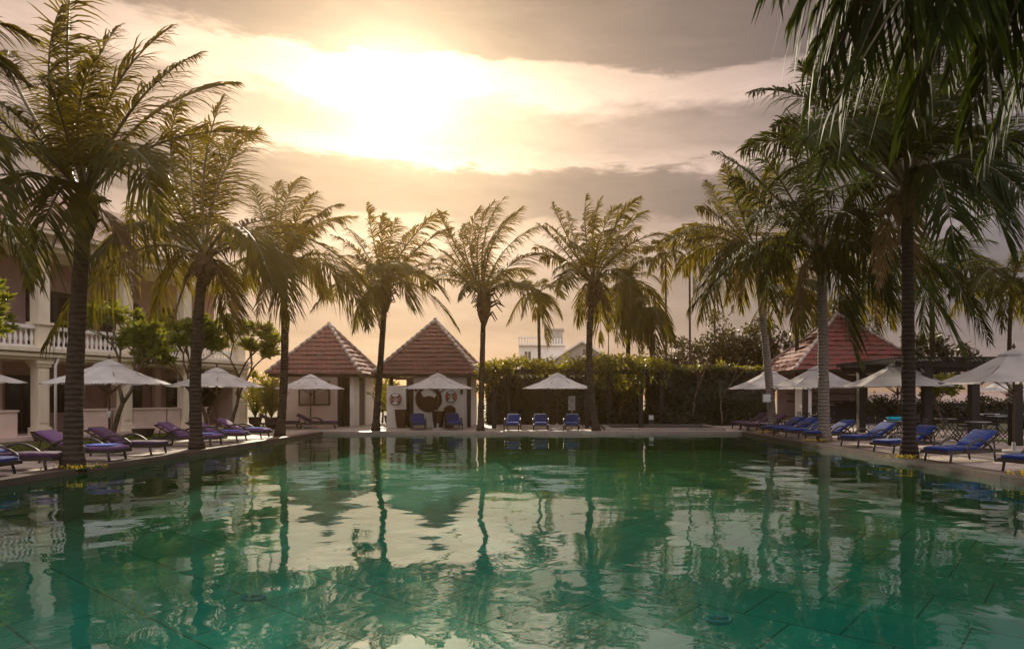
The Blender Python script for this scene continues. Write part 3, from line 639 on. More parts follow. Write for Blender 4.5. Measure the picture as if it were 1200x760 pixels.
def blob_tree(name, label, base, h, crown_c, crown_r, n, seed, leaf='tree_leaf', ls=.32, cat='tree', group=None, clumps=26, bark='dark_bark', r0=.2):
    """broadleaf tree: trunk, limbs to leaf clumps spread through the crown"""
    r = random.Random(seed); root = thing(name, label, cat, base, 0, group); wood = MB(); lf = MB(); cc = V(crown_c); cr = V(crown_r)
    fork = V((0, 0, h * .35)); wood.tube([(0, 0, -.05), (r.uniform(-.1, .1), 0, h * .2), fork], [r0, r0 * .8, r0 * .65], 8)
    cl = []
    for k in range(clumps):
        d = rdir(r); rr = r.random() ** .45; c = cc + V((d.x * cr.x, d.y * cr.y, d.z * cr.z)) * rr
        cl.append((c, r.uniform(.5, 1.1)))
        m = (fork + c) * .5 + V((r.uniform(-.4, .4), r.uniform(-.4, .4), r.uniform(-.1, .5)))
        wood.tube([fork + V((0, 0, r.uniform(-.3, .3))), m, c], [r0 * .35, r0 * .2, .015], 5)
    sz = (cr.x + cr.z) * .5 * .34
    for k in range(n):
        c, s = cl[k % clumps]; d = rdir(r); p = c + d * sz * s * r.random() ** .5
        leaf_quad(lf, p, rdir(r) + V((0, 0, -.2)), rdir(r), ls * r.uniform(.6, 1.2), ls * .55 * r.uniform(.7, 1.2))
    wood.build('trunk', bark, root); lf.build('crown', leaf, root); return root
blob_tree('broadleaf_tree', 'wide dark leafy tree behind the clipped hedge, right of the thin palms', gx(860, 52), 7, (0, 0, 5.6), (3.6, 2.5, 2.5), 5200, 61, 'tree_leaf', .34, clumps=46, group='broadleaf trees behind the hedge')
blob_tree('broadleaf_tree', 'sparse twiggy tree behind the hedge among the thin palm trunks', gx(792, 56), 6, (0, 0, 5.0), (1.9, 1.6, 2.3), 1500, 62, 'tree_leaf', .30, clumps=26, group='broadleaf trees behind the hedge')
blob_tree('broadleaf_tree', 'dark tree behind the hedge just left of the right red roof', gx(905, 50), 6, (0, 0, 4.6), (1.6, 1.5, 2.6), 2200, 63, 'tree_leaf', .32, clumps=26, group='broadleaf trees behind the hedge')
blob_tree('broadleaf_tree', 'black rounded tree behind the dining shelter under the arching palm fronds', gx(1095, 44), 5, (0, 0, 3.7), (2.6, 1.8, 1.9), 3000, 64, 'tree_leaf', .32, clumps=32, group='broadleaf trees behind the hedge')
blob_tree('broadleaf_tree', 'tall olive tree behind the red roofed bar', gx(985, 58), 9, (0, 0, 7.6), (3.4, 2.2, 2.8), 4200, 65, 'tree_leaf', .40, clumps=40, group='broadleaf trees behind the hedge')
blob_tree('shrub', 'sunlit yellow shrub showing over the pergola in front of the distant building', gx(650, 44), 2.6, (0, 0, 3.3), (1.5, .9, 1.1), 900, 66, 'vine_leaf', .22, 'shrub', clumps=18, r0=.08, bark='branch_bark')
blob_tree('shrub', 'yellow green leafy bush glowing behind the pergola right of the curved trunk palm', gx(728, 39.5), 3.0, (0, 0, 2.9), (2.2, 1.0, 1.25), 2600, 67, 'vine_leaf', .24, 'shrub', clumps=30, r0=.08, bark='branch_bark')

def leafy_volume(mb, x0, x1, y0, y1, z0, z1, n, ls, r, droop=.2, clump=None):
    for k in range(n):
        p = V((r.uniform(x0, x1), r.uniform(y0, y1), r.uniform(z0, z1)))
        if clump is not None and mnoise.noise(p * 1.3) < clump + r.uniform(-.15, .15): continue
        bump = .22 * mnoise.noise(p * 1.1); p += V((bump, bump, bump + .34 * mnoise.noise(V((p.x * .42, p.y * .3, 3.7)))))
        leaf_quad(mb, p, rdir(r) - V((0, 0, droop)), rdir(r), ls * r.uniform(.6, 1.3), ls * .6 * r.uniform(.7, 1.2))
def core_box(mb, x0, x1, y0, y1, z0, z1, seed, nx=30, nz=8):
    vs = []; fs = []
    for face in range(2):
        yy = (y0, y1)[face]; o = len(vs)
        for i in range(nx + 1):
            for j in range(nz + 1):
                p = V((x0 + (x1 - x0) * i / nx, yy, z0 + (z1 - z0) * j / nz)); b = mnoise.noise(p * .9 + V((seed, 0, 0))) * .22
                p.y += b; p.z += b * .8 * (j / nz); vs.append(p)
        for i in range(nx):
            for j in range(nz):
                q = (o + i * (nz + 1) + j, o + (i + 1) * (nz + 1) + j, o + (i + 1) * (nz + 1) + j + 1, o + i * (nz + 1) + j + 1)
                fs.append(q if face == 0 else q[::-1])
    m = (nx + 1) * (nz + 1)
    for i in range(nx): fs.append((i * (nz + 1) + nz, (i + 1) * (nz + 1) + nz, m + (i + 1) * (nz + 1) + nz, m + i * (nz + 1) + nz))
    for i in (0, nx):
        for j in range(nz): fs.append((i * (nz + 1) + j, i * (nz + 1) + j + 1, m + i * (nz + 1) + j + 1, m + i * (nz + 1) + j))
    mb.add(vs, fs, 0)
def hedge(label, x0, x1, y0, y1, h, n, seed, leaf='hedge_leaf', ls=.17, top='vine_leaf', ntop=0):
    r = random.Random(seed); root = thing('hedge', label, 'hedge', ((x0 + x1) / 2, (y0 + y1) / 2, 0), 0, 'clipped hedges round the pool')
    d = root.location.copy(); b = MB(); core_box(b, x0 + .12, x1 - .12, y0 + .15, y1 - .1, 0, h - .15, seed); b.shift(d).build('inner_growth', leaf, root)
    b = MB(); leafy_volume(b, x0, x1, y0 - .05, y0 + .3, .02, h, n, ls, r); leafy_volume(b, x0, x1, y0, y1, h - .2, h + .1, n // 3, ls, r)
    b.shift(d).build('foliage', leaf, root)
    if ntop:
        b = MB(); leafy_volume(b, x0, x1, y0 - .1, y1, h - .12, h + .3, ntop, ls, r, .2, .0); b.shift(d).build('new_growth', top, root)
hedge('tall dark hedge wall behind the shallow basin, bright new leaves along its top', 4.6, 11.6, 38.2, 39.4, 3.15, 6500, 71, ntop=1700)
hedge('long dark hedge closing the garden behind the middle umbrella and pergola', -4.6, 4.55, 39.6, 40.6, 2.9, 6000, 72, ntop=500)
hedge('low hedge across the back of the dining terrace', 17.0, 34.0, 42, 43, 1.35, 3500, 73)
hedge('low dark planting at the foot of the hedge behind the shallow basin', 1.2, 7.4, 37.4, 38.0, .7, 1800, 74)

# vine pergola
def pergola():
    root = thing('pergola', 'dark timber pergola overgrown with yellow green vines behind the middle umbrella', 'pergola', (0, 36, 0))
    d = root.location.copy()
    for px, Y in ((579, 35), (596, 37.5), (688, 35), (751, 35), (775, 37.5), (640, 37.5), (713, 37.5)):
        p = gx(px, Y); b = MB(); b.span((p.x - .11, p.y - .11, 0), (p.x + .11, p.y + .11, 2.85)); b.shift(d).build('post', 'dark_wood', root)
    for Y in (35, 37.5):
        b = MB(); b.span((-4.3, Y - .08, 2.855), (5.4, Y + .08, 3.03)); b.shift(d).build('beam', 'dark_wood', root)
    for k in range(15):
        x = -4.1 + k * .66; b = MB(); b.span((x - .05, 34.6, 3.035), (x + .05, 37.9, 3.15)); b.shift(d).build('rafter', 'dark_wood', root)
    r = random.Random(9); v = thing('vine', 'leafy vine lying on the pergola roof and hanging from its edge, lit yellow', 'vine', (0, 36, 3.1)); dv = v.location.copy()
    b = MB(); leafy_volume(b, -4.5, 5.5, 34.5, 38, 3.12, 3.5, 6500, .2, r, .2, -.05)
    leafy_volume(b, -4.5, 5.5, 34.4, 34.7, 2.7, 3.25, 2200, .2, r, .8, .05)
    for k in range(26):
        x = r.choice((r.uniform(-4.4, -2.6), r.uniform(1.6, 4.6), r.uniform(-4.4, 5.4))); l = r.uniform(.4, 1.5)
        leafy_volume(b, x - .18, x + .18, 34.5, 35.0, 3.1 - l, 3.1, int(46 * l), .2, r, .8)
    b.shift(dv).build('foliage', 'vine_leaf', v)
    for k in range(22):
        b = MB(); x = r.uniform(-4.3, 5.3); b.tube([(x, 34.6, 3.1), (x + r.uniform(-.2, .2), 34.55, 2.7), (x + r.uniform(-.2, .2), 34.6, 3.0 - r.uniform(.6, 1.5))], [.02, .015, .008], 5)
        b.shift(dv).build('stem', 'branch_bark', v)
pergola()
# climbing stems in front of the hedge
for px, lb, sd in ((846, 'pale twisted bare stem standing before the dark hedge', 81), (813, 'thin pale bare stem left of the twisted one before the hedge', 82)):
    fork_tree('bare_shrub', lb, 'shrub', gx(px, 37.7), 2.9, sd, 3, .3, .05, rosette=3, ll=.16, lw=.07, leafmat='hedge_leaf', forks=(2,), first=.5)

# ------------------------------------------------------------------ white building on the left
def house():
    ang = math.atan2(.958, .287); org = V((-20.0, 26.0, 0))
    root = thing('hotel_building', 'cream two storey colonial building with arcade, balustraded balcony and square columns', 'building', org, ang)
    X0, X1 = -7.3, 10.7; cols = [-6.9, -3.45, 0.07, 3.65, 6.8, 10.3]
    b = MB(); b.span((X0 - .3, -.5, -.02), (X1 + .3, 8, .14)); b.build('plinth', 'plaster_pink', root)
    b = MB(); b.span((X0, 2.2, .14), (X1, 2.4, 3.3)); b.build('ground_floor_wall', 'plaster_mauve', root)
    b = MB(); b.span((X0, 2.0, 3.46), (X1, 2.2, 7.2)); b.build('upper_wall', 'plaster_mauve', root)
    b = MB(); b.span((X1 - .2, -.2, .145), (X1, 2.19, 3.0)); b.build('end_wall', 'plaster_pink', root)
    b = MB(); b.span((X0, -.28, 3.0), (X1, 8, 3.45)); b.span((X0 - .1, -.42, 3.12), (X1 + .1, -.283, 3.24)); b.span((X0 - .1, -.50, 3.30), (X1 + .1, -.283, 3.447)); b.build('floor_slab', 'plaster_cream', root)
    for x in cols:
        b = MB(); b.span((x - .21, -.2, .45), (x + .21, .2, 2.75)); b.span((x - .13, -.23, .62), (x + .13, -.202, 2.6))
        b.span((x - .27, -.26, .14), (x + .27, .26, .45)); b.span((x - .26, -.25, 2.75), (x + .26, .25, 2.86)); b.span((x - .32, -.30, 2.86), (x + .32, .30, 2.998)); b.build('column', 'plaster_cream', root)
        b = MB(); b.span((x - .22, -.22, 3.45), (x + .22, .22, 7.2)); b.span((x - .33, -.3, 4.35), (x + .33, .3, 4.45)); b.span((x - .33, -.3, 6.95), (x + .33, .3, 7.1)); b.build('column', 'plaster_cream', root)
        # drain pipe beside the column
    b = MB(); b.tube([(.5, -.36, 3.3), (.5, -.36, 3.05), (.42, -.33, 2.8), (.42, -.33, .2)], .05, 8); b.build('drain_pipe', 'plaster_white', root)
    for a, c in zip(cols[:-1], cols[1:]):
        b = MB(); b.span((a + .221, -.13, 4.18), (c - .221, .13, 4.32)); b.span((a + .221, -.11, 3.451), (c - .221, .11, 3.56)); bal = b.build('balustrade', 'plaster_white', root)
        n = 16
        for k in range(n):
            x = a + .221 + (c - a - .442) * (k + .5) / n; q = MB()
            q.lathe([(.055, 3.561), (.055, 3.6), (.035, 3.64), (.075, 3.78), (.07, 3.86), (.035, 4.02), (.03, 4.08), (.055, 4.13), (.055, 4.179)], 8, (x, 0, 0)); q.build('baluster', 'plaster_white', bal)
    # ground floor parapets between the columns, with gaps to walk through
    for a, c in ((-6.5, -4.2), (-3.0, -.8), (1.55, 2.9), (3.2, 3.36), (4.0, 5.7), (5.8, 6.5), (7.3, 8.1)):
        b = MB(); b.span((a, -.08, .142), (c, .10, 1.05)); b.span((a - .04, -.12, 1.05), (c + .04, .14, 1.12)); b.build('parapet', 'plaster_pink', root)
    for x in (-5.2, -1.9, 1.9, 5.1, 8.4):      # upper doors
        b = MB(); b.span((x - .95, 1.93, 3.46), (x + .95, 1.998, 6.0)); w = b.build('door', 'door_dark', root)
        q = MB()
        for s in (-.45, .45): q.span((x + s - .36, 1.91, 3.75), (x + s + .36, 1.929, 5.8))
        q.build('pane', 'window_dark', w)
    for x, w_, z0, z1 in ((-5.6, .6, .15, 2.35), (-.75, .45, .9, 2.4), (.9, .5, .15, 2.4), (2.45, .3, .95, 2.2), (5.6, .75, .15, 2.5), (8.7, .8, .15, 2.4)):
        b = MB(); b.span((x - w_ - .08, 2.14, z0), (x + w_ + .08, 2.198, z1 + .08)); f = b.build('window', 'brown_wood', root)
        q = MB(); q.span((x - w_, 2.12, z0 + .06), (x - .03, 2.139, z1)); q.span((x + .03, 2.12, z0 + .06), (x + w_, 2.139, z1)); q.build('pane', 'window_dark', f)
    # pilasters dividing the arcade wall
    for x in (-.15, 3.1, 4.75, 7.1):
        b = MB(); b.span((x - .16, 1.9, .142), (x + .16, 2.11, 2.99)); b.build('pilaster', 'plaster_pink', root)
    b = MB(); b.lathe([(.02, 2.02), (.09, 2.05), (.11, 2.2), (.07, 2.34), (.02, 2.36)], 10, (1.95, 2.05, 0)); b.build('wall_lamp', 'lamp_glass', root)
    # stair in the last bay
    b = MB()
    for k in range(12): b.span((8.4 + k * .16, .75, .15 + k * .2), (8.58 + k * .16, 1.85, .35 + k * .2))
    b.bar((8.3, .7, 1.15), (10.3, .7, 3.2), .06, .08); b.build('stair', 'dark_wood', root)
    b = MB(); b.span((X0, -.26, 7.2), (X1, 8, 7.75)); b.span((X0 - .15, -.45, 7.35), (X1 + .15, -.262, 7.47)); b.span((X0 - .35, -.7, 7.755), (X1 + .35, 8.5, 7.9)); b.build('cornice', 'plaster_cream', root)
    b = MB(); m = 3.9; z0, z1 = 7.905, 10.6
    vs = [(X0 - .4, -.75, z0), (X1 + .4, -.75, z0), (X1 + .4, 8.6, z0), (X0 - .4, 8.6, z0), (X0 + 3.5, m, z1), (X1 - 3.5, m, z1)]
    b.add(vs, [(0, 1, 5, 4), (1, 2, 5), (2, 3, 4, 5), (3, 0, 4), (3, 2, 1, 0)]); b.build('roof', 'roof_tile', root)
    b = MB(); b.span((X0, 7.8, .142), (X1, 7.99, 7.19)); b.build('rear_wall', 'plaster_cream', root)
    b = MB(); b.span((X0 - .2, 0.3, .142), (X0 - .01, 7.79, 7.19)); b.span((X1 + .01, 2.5, .142), (X1 + .2, 7.79, 7.19)); b.build('side_wall', 'plaster_cream', root)
    # planters at the column feet
    for px, Y, lb in ((52, 25.2, 'dark square planter at the foot of the first full column'), (168, 27.3, 'dark square planter at the column foot behind the second umbrella pole')):
        p = gx(px, Y, 0); t = MB(); t.lathe([(.3, 0), (.42, .32), (.44, .34), (.38, .34), (.34, .28)], 4, smooth=False, a0=PI / 4); o = t.build('planter', 'clay_pot'); o.location = (p.x, p.y, .0); tag(o, lb, 'planter', 'planters along the building')
house()

# ------------------------------------------------------------------ tiled pavilions
def pyramid_roof(root, w, d, ze, za, over, courses, mat, ridge='ridge_mortar', name='roof', gable=None):
    b = MB(); hx, hy = w / 2 + over, d / 2 + over; prof = []
    for k in range(courses):
        f0 = 1 - k / courses; f1 = 1 - (k + 1) / courses; z0 = ze + (za - ze) * k / courses; z1 = ze + (za - ze) * (k + 1) / courses
        prof += [(f0 + .012, z0 - .01), (f0 + .012, z0 + .045), (f1 + .004, z1 - .012)]
    vs = []; fs = []; q = 14; m = q * 4; rj = random.Random(int(w * 100)); crn = [(-1, -1), (1, -1), (1, 1), (-1, 1)]
    for ri, (r_, z) in enumerate(prof):
        for k in range(m):      # hand laid courses: every edge wanders a little
            a, c_ = crn[k // q], crn[(k // q + 1) % 4]; t = (k % q) / q; jr = rj.uniform(-.010, .010) if k % q else 0
            vs.append(((a[0] + (c_[0] - a[0]) * t) * hx * (r_ + jr), (a[1] + (c_[1] - a[1]) * t) * hy * (r_ + jr), z + (rj.uniform(-.014, .014) if k % q else 0)))
    for i in range(len(prof) - 1):
        for k in range(m): fs.append((i * m + k, i * m + (k + 1) % m, (i + 1) * m + (k + 1) % m, (i + 1) * m + k))
    fs.append(tuple(range(m))[::-1]); fs.append(tuple(len(vs) - m + k for k in range(m)))
    b.add(vs, fs); rf = b.build(name, mat, root)
    rb = MB()
    for sx in (-1, 1):
        for sy in (-1, 1):
            n = courses; pts = [V((sx * hx * (1 - i / n), sy * hy * (1 - i / n), ze + (za - ze) * i / n + .05)) for i in range(n + 1)]
            for i in range(n): rb.tube([pts[i], pts[i] * .12 + pts[i + 1] * .88 + V((0, 0, .02))], [.12, .085], 7)
    rb.lathe([(.16, za - .05), (.13, za + .1), (.05, za + .2)], 8); rb.build('ridge', ridge, rf)
    e = MB()
    e.span((-hx + .1, -hy + .06, ze - .17), (hx - .1, -hy + .14, ze - .03)); e.span((-hx + .1, hy - .14, ze - .17), (hx - .1, hy - .06, ze - .03))
    e.span((-hx + .06, -hy + .16, ze - .17), (-hx + .14, hy - .16, ze - .03)); e.span((hx - .14, -hy + .16, ze - .17), (hx - .06, hy - .16, ze - .03)); e.build('eaves_board', 'dark_wood', rf)
    return rf
def window_frame(root, x0, x1, z0, z1, y):
    f = MB(); t = .08
    f.span((x0, y - .05, z0), (x0 + t, y, z1)); f.span((x1 - t, y - .05, z0), (x1, y, z1)); f.span((x0 + t, y - .05, z1 - t), (x1 - t, y, z1)); f.span((x0 + t, y - .05, z0), (x1 - t, y, z0 + t))
    m = (x0 + x1) / 2; f.span((m - .05, y - .05, z0 + t), (m + .05, y, z1 - t)); w = f.build('window', 'brown_wood', root)
    p = MB(); p.span((x0 + t, y - .02, z0 + t), (m - .05, y - .004, z1 - t)); p.span((m + .05, y - .02, z0 + t), (x1 - t, y - .004, z1 - t)); p.build('pane', 'frosted_pane', w)
surf('frosted_pane', (.42, .33, .28), .3, .15, 3)
def pavilion_a():
    c = gx(385.5, 39.0); root = thing('pavilion', 'small white pavilion with brown window and red tiled pyramid roof, beside the left palm row', 'pavilion', c, 0, 'tiled roof pavilions')
    pyramid_roof(root, 4.2, 4.2, 2.85, 5.7, .42, 11, 'roof_tile')
    b = MB(); b.span((-2.0, -2.0, 0), (1.15, -1.8, 2.82)); b.span((-2.0, -1.79, 0), (-1.8, 2.0, 2.82)); b.span((-1.79, 1.8, 0), (2.0, 2.0, 2.82)); b.build('wall', 'plaster_pink', root)
    window_frame(root, -.95, .75, 1.15, 2.45, -2.005)
    for x0, x1 in ((1.55, 2.0),): pass
    b = MB(); b.span((1.8, -1.95, 0), (2.0, -.9, 2.82)); b.build('side_wall', 'plaster_white', root)
    b = MB(); b.span((1.8, .3, 0), (2.0, 1.79, 2.82)); b.build('side_wall', 'plaster_white', root)
    b = MB(); b.span((1.86, -.89, 0.02), (1.94, .29, 2.5)); b.build('door', 'door_dark', root)
    b = MB(); b.span((1.2, -2.05, 0), (1.42, -1.83, 2.82)); b.build('post', 'dark_wood', root)
pavilion_a()
def pavilion_b():
    c = gx(510, 38.2); root = thing('pavilion', 'white pavilion with round moon window, life rings and the steep red tiled pyramid roof', 'pavilion', c, 0, 'tiled roof pavilions')
    pyramid_roof(root, 4.3, 4.4, 2.8, 5.85, .6, 13, 'roof_tile')
    yf = -2.1
    b = MB(); b.span((-.75, yf, 0), (2.05, yf + .2, 2.75)); b.span((1.86, yf + .21, 0), (2.05, 2.1, 2.75)); b.span((-2.05, 1.9, 0), (1.85, 2.1, 2.75)); b.build('wall', 'plaster_white', root)
    b = MB(); b.span((-2.05, yf - .5, 0), (-1.05, yf - .3, 2.2)); b.span((-2.05, yf - .29, 0), (-1.87, 1.89, 2.2)); b.build('side_wall', 'plaster_white', root)
    b = MB(); b.span((-1.04, yf + .25, 0), (-.76, yf + .33, 2.4)); b.build('door', 'door_dark', root)
    for x in (-1.9, 2.2): b = MB(); b.span((x - .09, yf - .2, 2.2 if x < 0 else 0), (x + .09, yf - .02, 2.75)); b.build('post', 'dark_wood', root)
    # moon window: ring, pale disc, brown woven lower half
    cx, cz, r = .05, 1.5, .62; n = 36
    ring = MB(); ring.tube([V((cx + r * math.cos(2 * PI * k / n), yf - .03, cz + r * math.sin(2 * PI * k / n))) for k in range(n + 1)], .085, 7, cap=False); w = ring.build('moon_window', 'basket', root)
    d = MB(); vs = [(cx, yf - .012, cz)] + [(cx + r * math.cos(2 * PI * k / n), yf - .012, cz + r * math.sin(2 * PI * k / n)) for k in range(n)]
    d.add(vs, [(0, 1 + k, 1 + (k + 1) % n) for k in range(n)]); d.build('pane', 'plaster_white', w)
    rr = random.Random(4); up = []
    for k in range(13):
        x = -r * .99 + 2 * r * .99 * k / 12; lim = math.sqrt(max(0, r * r - x * x)); up.append((x, min(lim, .22 - .34 * k / 12 * .55 + (.16 if k < 3 else 0) + rr.uniform(-.05, .05) + (.12 if k > 9 else 0)), -lim))
    h = MB(); vs = []
    for x, zt, zb in up: vs += [(cx + x, yf - .035, cz + min(zt, -zb)), (cx + x, yf - .035, cz + zb)]
    for x, zt, zb in up: vs += [(cx + x, yf - .014, cz + min(zt, -zb)), (cx + x, yf - .014, cz + zb)]
    m = len(up) * 2; fs = [(2 * k, 2 * k + 1, 2 * k + 3, 2 * k + 2) for k in range(12)] + [(m + 2 * k, 2 * k, 2 * k + 2, m + 2 * k + 2) for k in range(12)]
    h.add(vs, fs); h.build('woven_screen', 'basket', w)
    b = MB(); b.lathe([(.02, 0), (.07, .02), (.08, .2), (.05, .26), (.02, .27)], 8, (1.8, yf - .08, 1.75)); b.build('wall_lamp', 'black_metal', root)
    b = MB(); b.lathe([(.02, 0), (.07, .02), (.08, .2), (.05, .26), (.02, .27)], 8, (-.62, yf - .08, 1.9)); b.build('wall_lamp', 'black_metal', root)
    # life rings
    def ring_at(p, label):
        t = thing('life_ring', label, 'life ring', p, 0, 'life rings on the pavilion'); R_, n = .215, 32
        for q in range(4):
            a0 = q * PI / 2 - PI / 4; sg = MB(); sg.tube([V((R_ * math.cos(a0 + PI / 2 * k / 10), 0, R_ * math.sin(a0 + PI / 2 * k / 10))) for k in range(11)], .062, 8); sg.build('ring_segment', ('red_vinyl', 'white_vinyl')[q % 2], t)
        for q in range(4):
            a = PI / 4 + q * PI / 2; s = MB(); s.tube([V((math.cos(a) * (R_ + .1 * math.cos(2 * PI * k / 10)), .1 * math.sin(2 * PI * k / 10), math.sin(a) * (R_ + .1 * math.cos(2 * PI * k / 10)))) for k in range(11)], .022, 5, cap=False); s.build('strap', 'black_rope', t)
        s = MB(); s.tube([V((R_ * 1.42 * math.cos(2 * PI * k / 24), -.01, R_ * 1.42 * math.sin(2 * PI * k / 24))) for k in range(25)], .014, 5, cap=False); s.build('rope', 'black_rope', t)
    ring_at(c + V((-1.55, yf - .61, 1.48)), 'red and white life ring on the low left wall of the moon window pavilion')
    ring_at(c + V((1.25, yf - .11, 1.62)), 'red and white life ring right of the round moon window')
    for x, w_, h_, lb in ((-1.22, .62, .95, 'tall dark woven towel basket left of the moon window'), (.62, .6, .85, 'square dark woven basket under the right life ring'), (1.22, .5, .9, 'dark woven basket with a rounded lid under the right life ring')):
        t = thing('woven_basket', lb, 'basket', c + V((x, yf - .75 if x < 0 else yf - .4, 0)), 0, 'woven baskets at the pavilion wall')
        q = MB(); q.lathe([(w_ * .42, 0), (w_ * .56, h_ * .5), (w_ * .62, h_), (w_ * .55, h_), (w_ * .5, h_ * .6)], 4 if 'square' in lb or 'tall' in lb else 12, smooth=False, a0=PI / 4); q.build('body', 'basket', t)
        q = MB()
        if 'lid' in lb: q.lathe([(w_ * .63, h_), (w_ * .6, h_ + .12), (w_ * .3, h_ + .24), (.03, h_ + .27)], 12); q.build('lid', 'basket', t)
        else: q.lathe([(w_ * .64, h_ - .06), (w_ * .66, h_ + .01), (w_ * .6, h_ + .012)], 4, smooth=False, a0=PI / 4); q.build('rim', 'basket', t)
pavilion_b()
def pavilion_c():
    c = gx(981, 44.0); root = thing('bar_pavilion', 'open bar pavilion under a wide dull red tiled roof on the right', 'pavilion', c, 0, 'tiled roof pavilions')
    pyramid_roof(root, 6.6, 6.6, 3.2, 6.9, .8, 12, 'roof_tile_red')
    for x in (-3.2, 0, 3.2):
        for y in (-3.2, 3.2): b = MB(); b.span((x - .14, y - .14, 0), (x + .14, y + .14, 3.15)); b.build('post', 'dark_wood', root)
    b = MB(); b.span((-2.6, -2.2, 0), (2.2, -1.6, 1.0)); b.span((-2.8, -2.35, 1.0), (2.4, -1.45, 1.08)); b.build('bar_counter', 'dark_wood', root)
    b = MB(); b.span((-3.0, 2.6, 0), (3.0, 2.8, 3.1)); b.build('rear_wall', 'plaster_mauve', root)
    b = MB(); b.span((-2.4, 2.25, 1.3), (2.4, 2.59, 1.36)); b.span((-2.4, 2.25, 1.8), (2.4, 2.59, 1.86)); b.build('shelf', 'brown_wood', root)
    b = MB(); b.span((-3.05, -2.9, 0), (-2.7, -1.0, 2.2)); b.build('side_wall', 'plaster_white', root)
pavilion_c()

def far_building():
    Y = 95; root = thing('white_building', 'distant white building with parapet balustrade and a square roof tower, beyond the hedge', 'building', gx(635, Y))
    d = root.location.copy()
    def bx(px0, px1, py0, dz, mat, nm, y0=0.0, z0=0.0):
        a = at(px0, py0, Y); c = at(px1, py0, Y); b = MB(); b.span((a.x, Y + y0, z0), (c.x, Y + y0 + dz, a.z)); return b.shift(d).build(nm, mat, root)
    bx(608, 662, 405.5, 9, 'plaster_white', 'wall')
    b = MB(); a = at(607.2, 405, Y); c = at(662.6, 405, Y); b.span((a.x, Y - .35, a.z), (c.x, Y + 9.2, a.z + .25)); b.shift(d).build('roof_slab', 'plaster_white', root)
    zt = a.z + .25; b = MB(); b.span((a.x, Y - .25, zt + .75), (c.x - 2.5, Y - .05, zt + .95))
    for k in range(16): x = a.x + .15 + k * .38; b.span((x - .09, Y - .22, zt + .001), (x + .09, Y - .08, zt + .749))
    b.shift(d).build('balustrade', 'plaster_white', root)
    t = at(640.5, 385, Y); u = at(659.5, 385, Y); b = MB(); b.span((t.x, Y + 2, zt + .002), (u.x, Y + 5, t.z)); tw = b.shift(d).build('roof_tower', 'concrete_grey', root)
    b = MB(); b.span((t.x - .2, Y + 1.8, t.z), (u.x + .2, Y + 5.2, t.z + .2)); b.shift(d).build('cornice', 'concrete_grey', tw)
    for px in (616.5, 620.5): w = at(px, 416, Y); b = MB(); b.span((w.x - .18, Y - .06, w.z - .5), (w.x + .18, Y - .01, w.z + .5)); b.shift(d).build('window', 'window_dark', root)
    w = at(629.5, 416, Y); b = MB(); b.span((w.x - .25, Y - .12, 0), (w.x - .1, Y - .01, 7.0)); b.shift(d).build('drain_pipe', 'concrete_grey', root)
    root2 = thing('gabled_hall', 'distant pale gabled hall with a low grey roof, right of the roof tower', 'building', gx(686, 88)); d2 = root2.location.copy(); Y2 = 88
    l, m, r_ = at(646, 424, Y2), at(682, 401, Y2), at(718, 424, Y2)
    b = MB(); vs = []
    for y in (Y2, Y2 + 12): vs += [(l.x, y, 0), (r_.x, y, 0), (r_.x, y, r_.z), (m.x, y, m.z), (l.x, y, l.z)]
    b.add(vs, [(0, 1, 2, 3, 4), (9, 8, 7, 6, 5), (0, 5, 6, 1), (1, 6, 7, 2), (0, 4, 9, 5)]); b.shift(d2).build('wall', 'concrete_grey', root2)
    b = MB(); e = V((0, -.5, .12))
    for p, q in ((l + V((-.4, 0, -.25)), m), (m, r_ + V((.4, 0, -.25)))):
        vs = [V((p.x, Y2 - .5, p.z + .02)), V((q.x, Y2 - .5, q.z + .02)), V((q.x, Y2 + 12.3, q.z + .02)), V((p.x, Y2 + 12.3, p.z + .02))]; vs += [v + V((0, 0, .25)) for v in vs]
        b.add(vs, [(0, 3, 2, 1), (4, 5, 6, 7), (0, 1, 5, 4), (1, 2, 6, 5), (2, 3, 7, 6), (3, 0, 4, 7)])
    b.shift(d2).build('roof', 'plaster_white', root2)
    w = at(686, 413, Y2); b = MB(); b.span((w.x - .3, Y2 - .05, w.z - .45), (w.x + .3, Y2 - .01, w.z + .45)); b.shift(d2).build('window', 'window_dark', root2)
far_building()

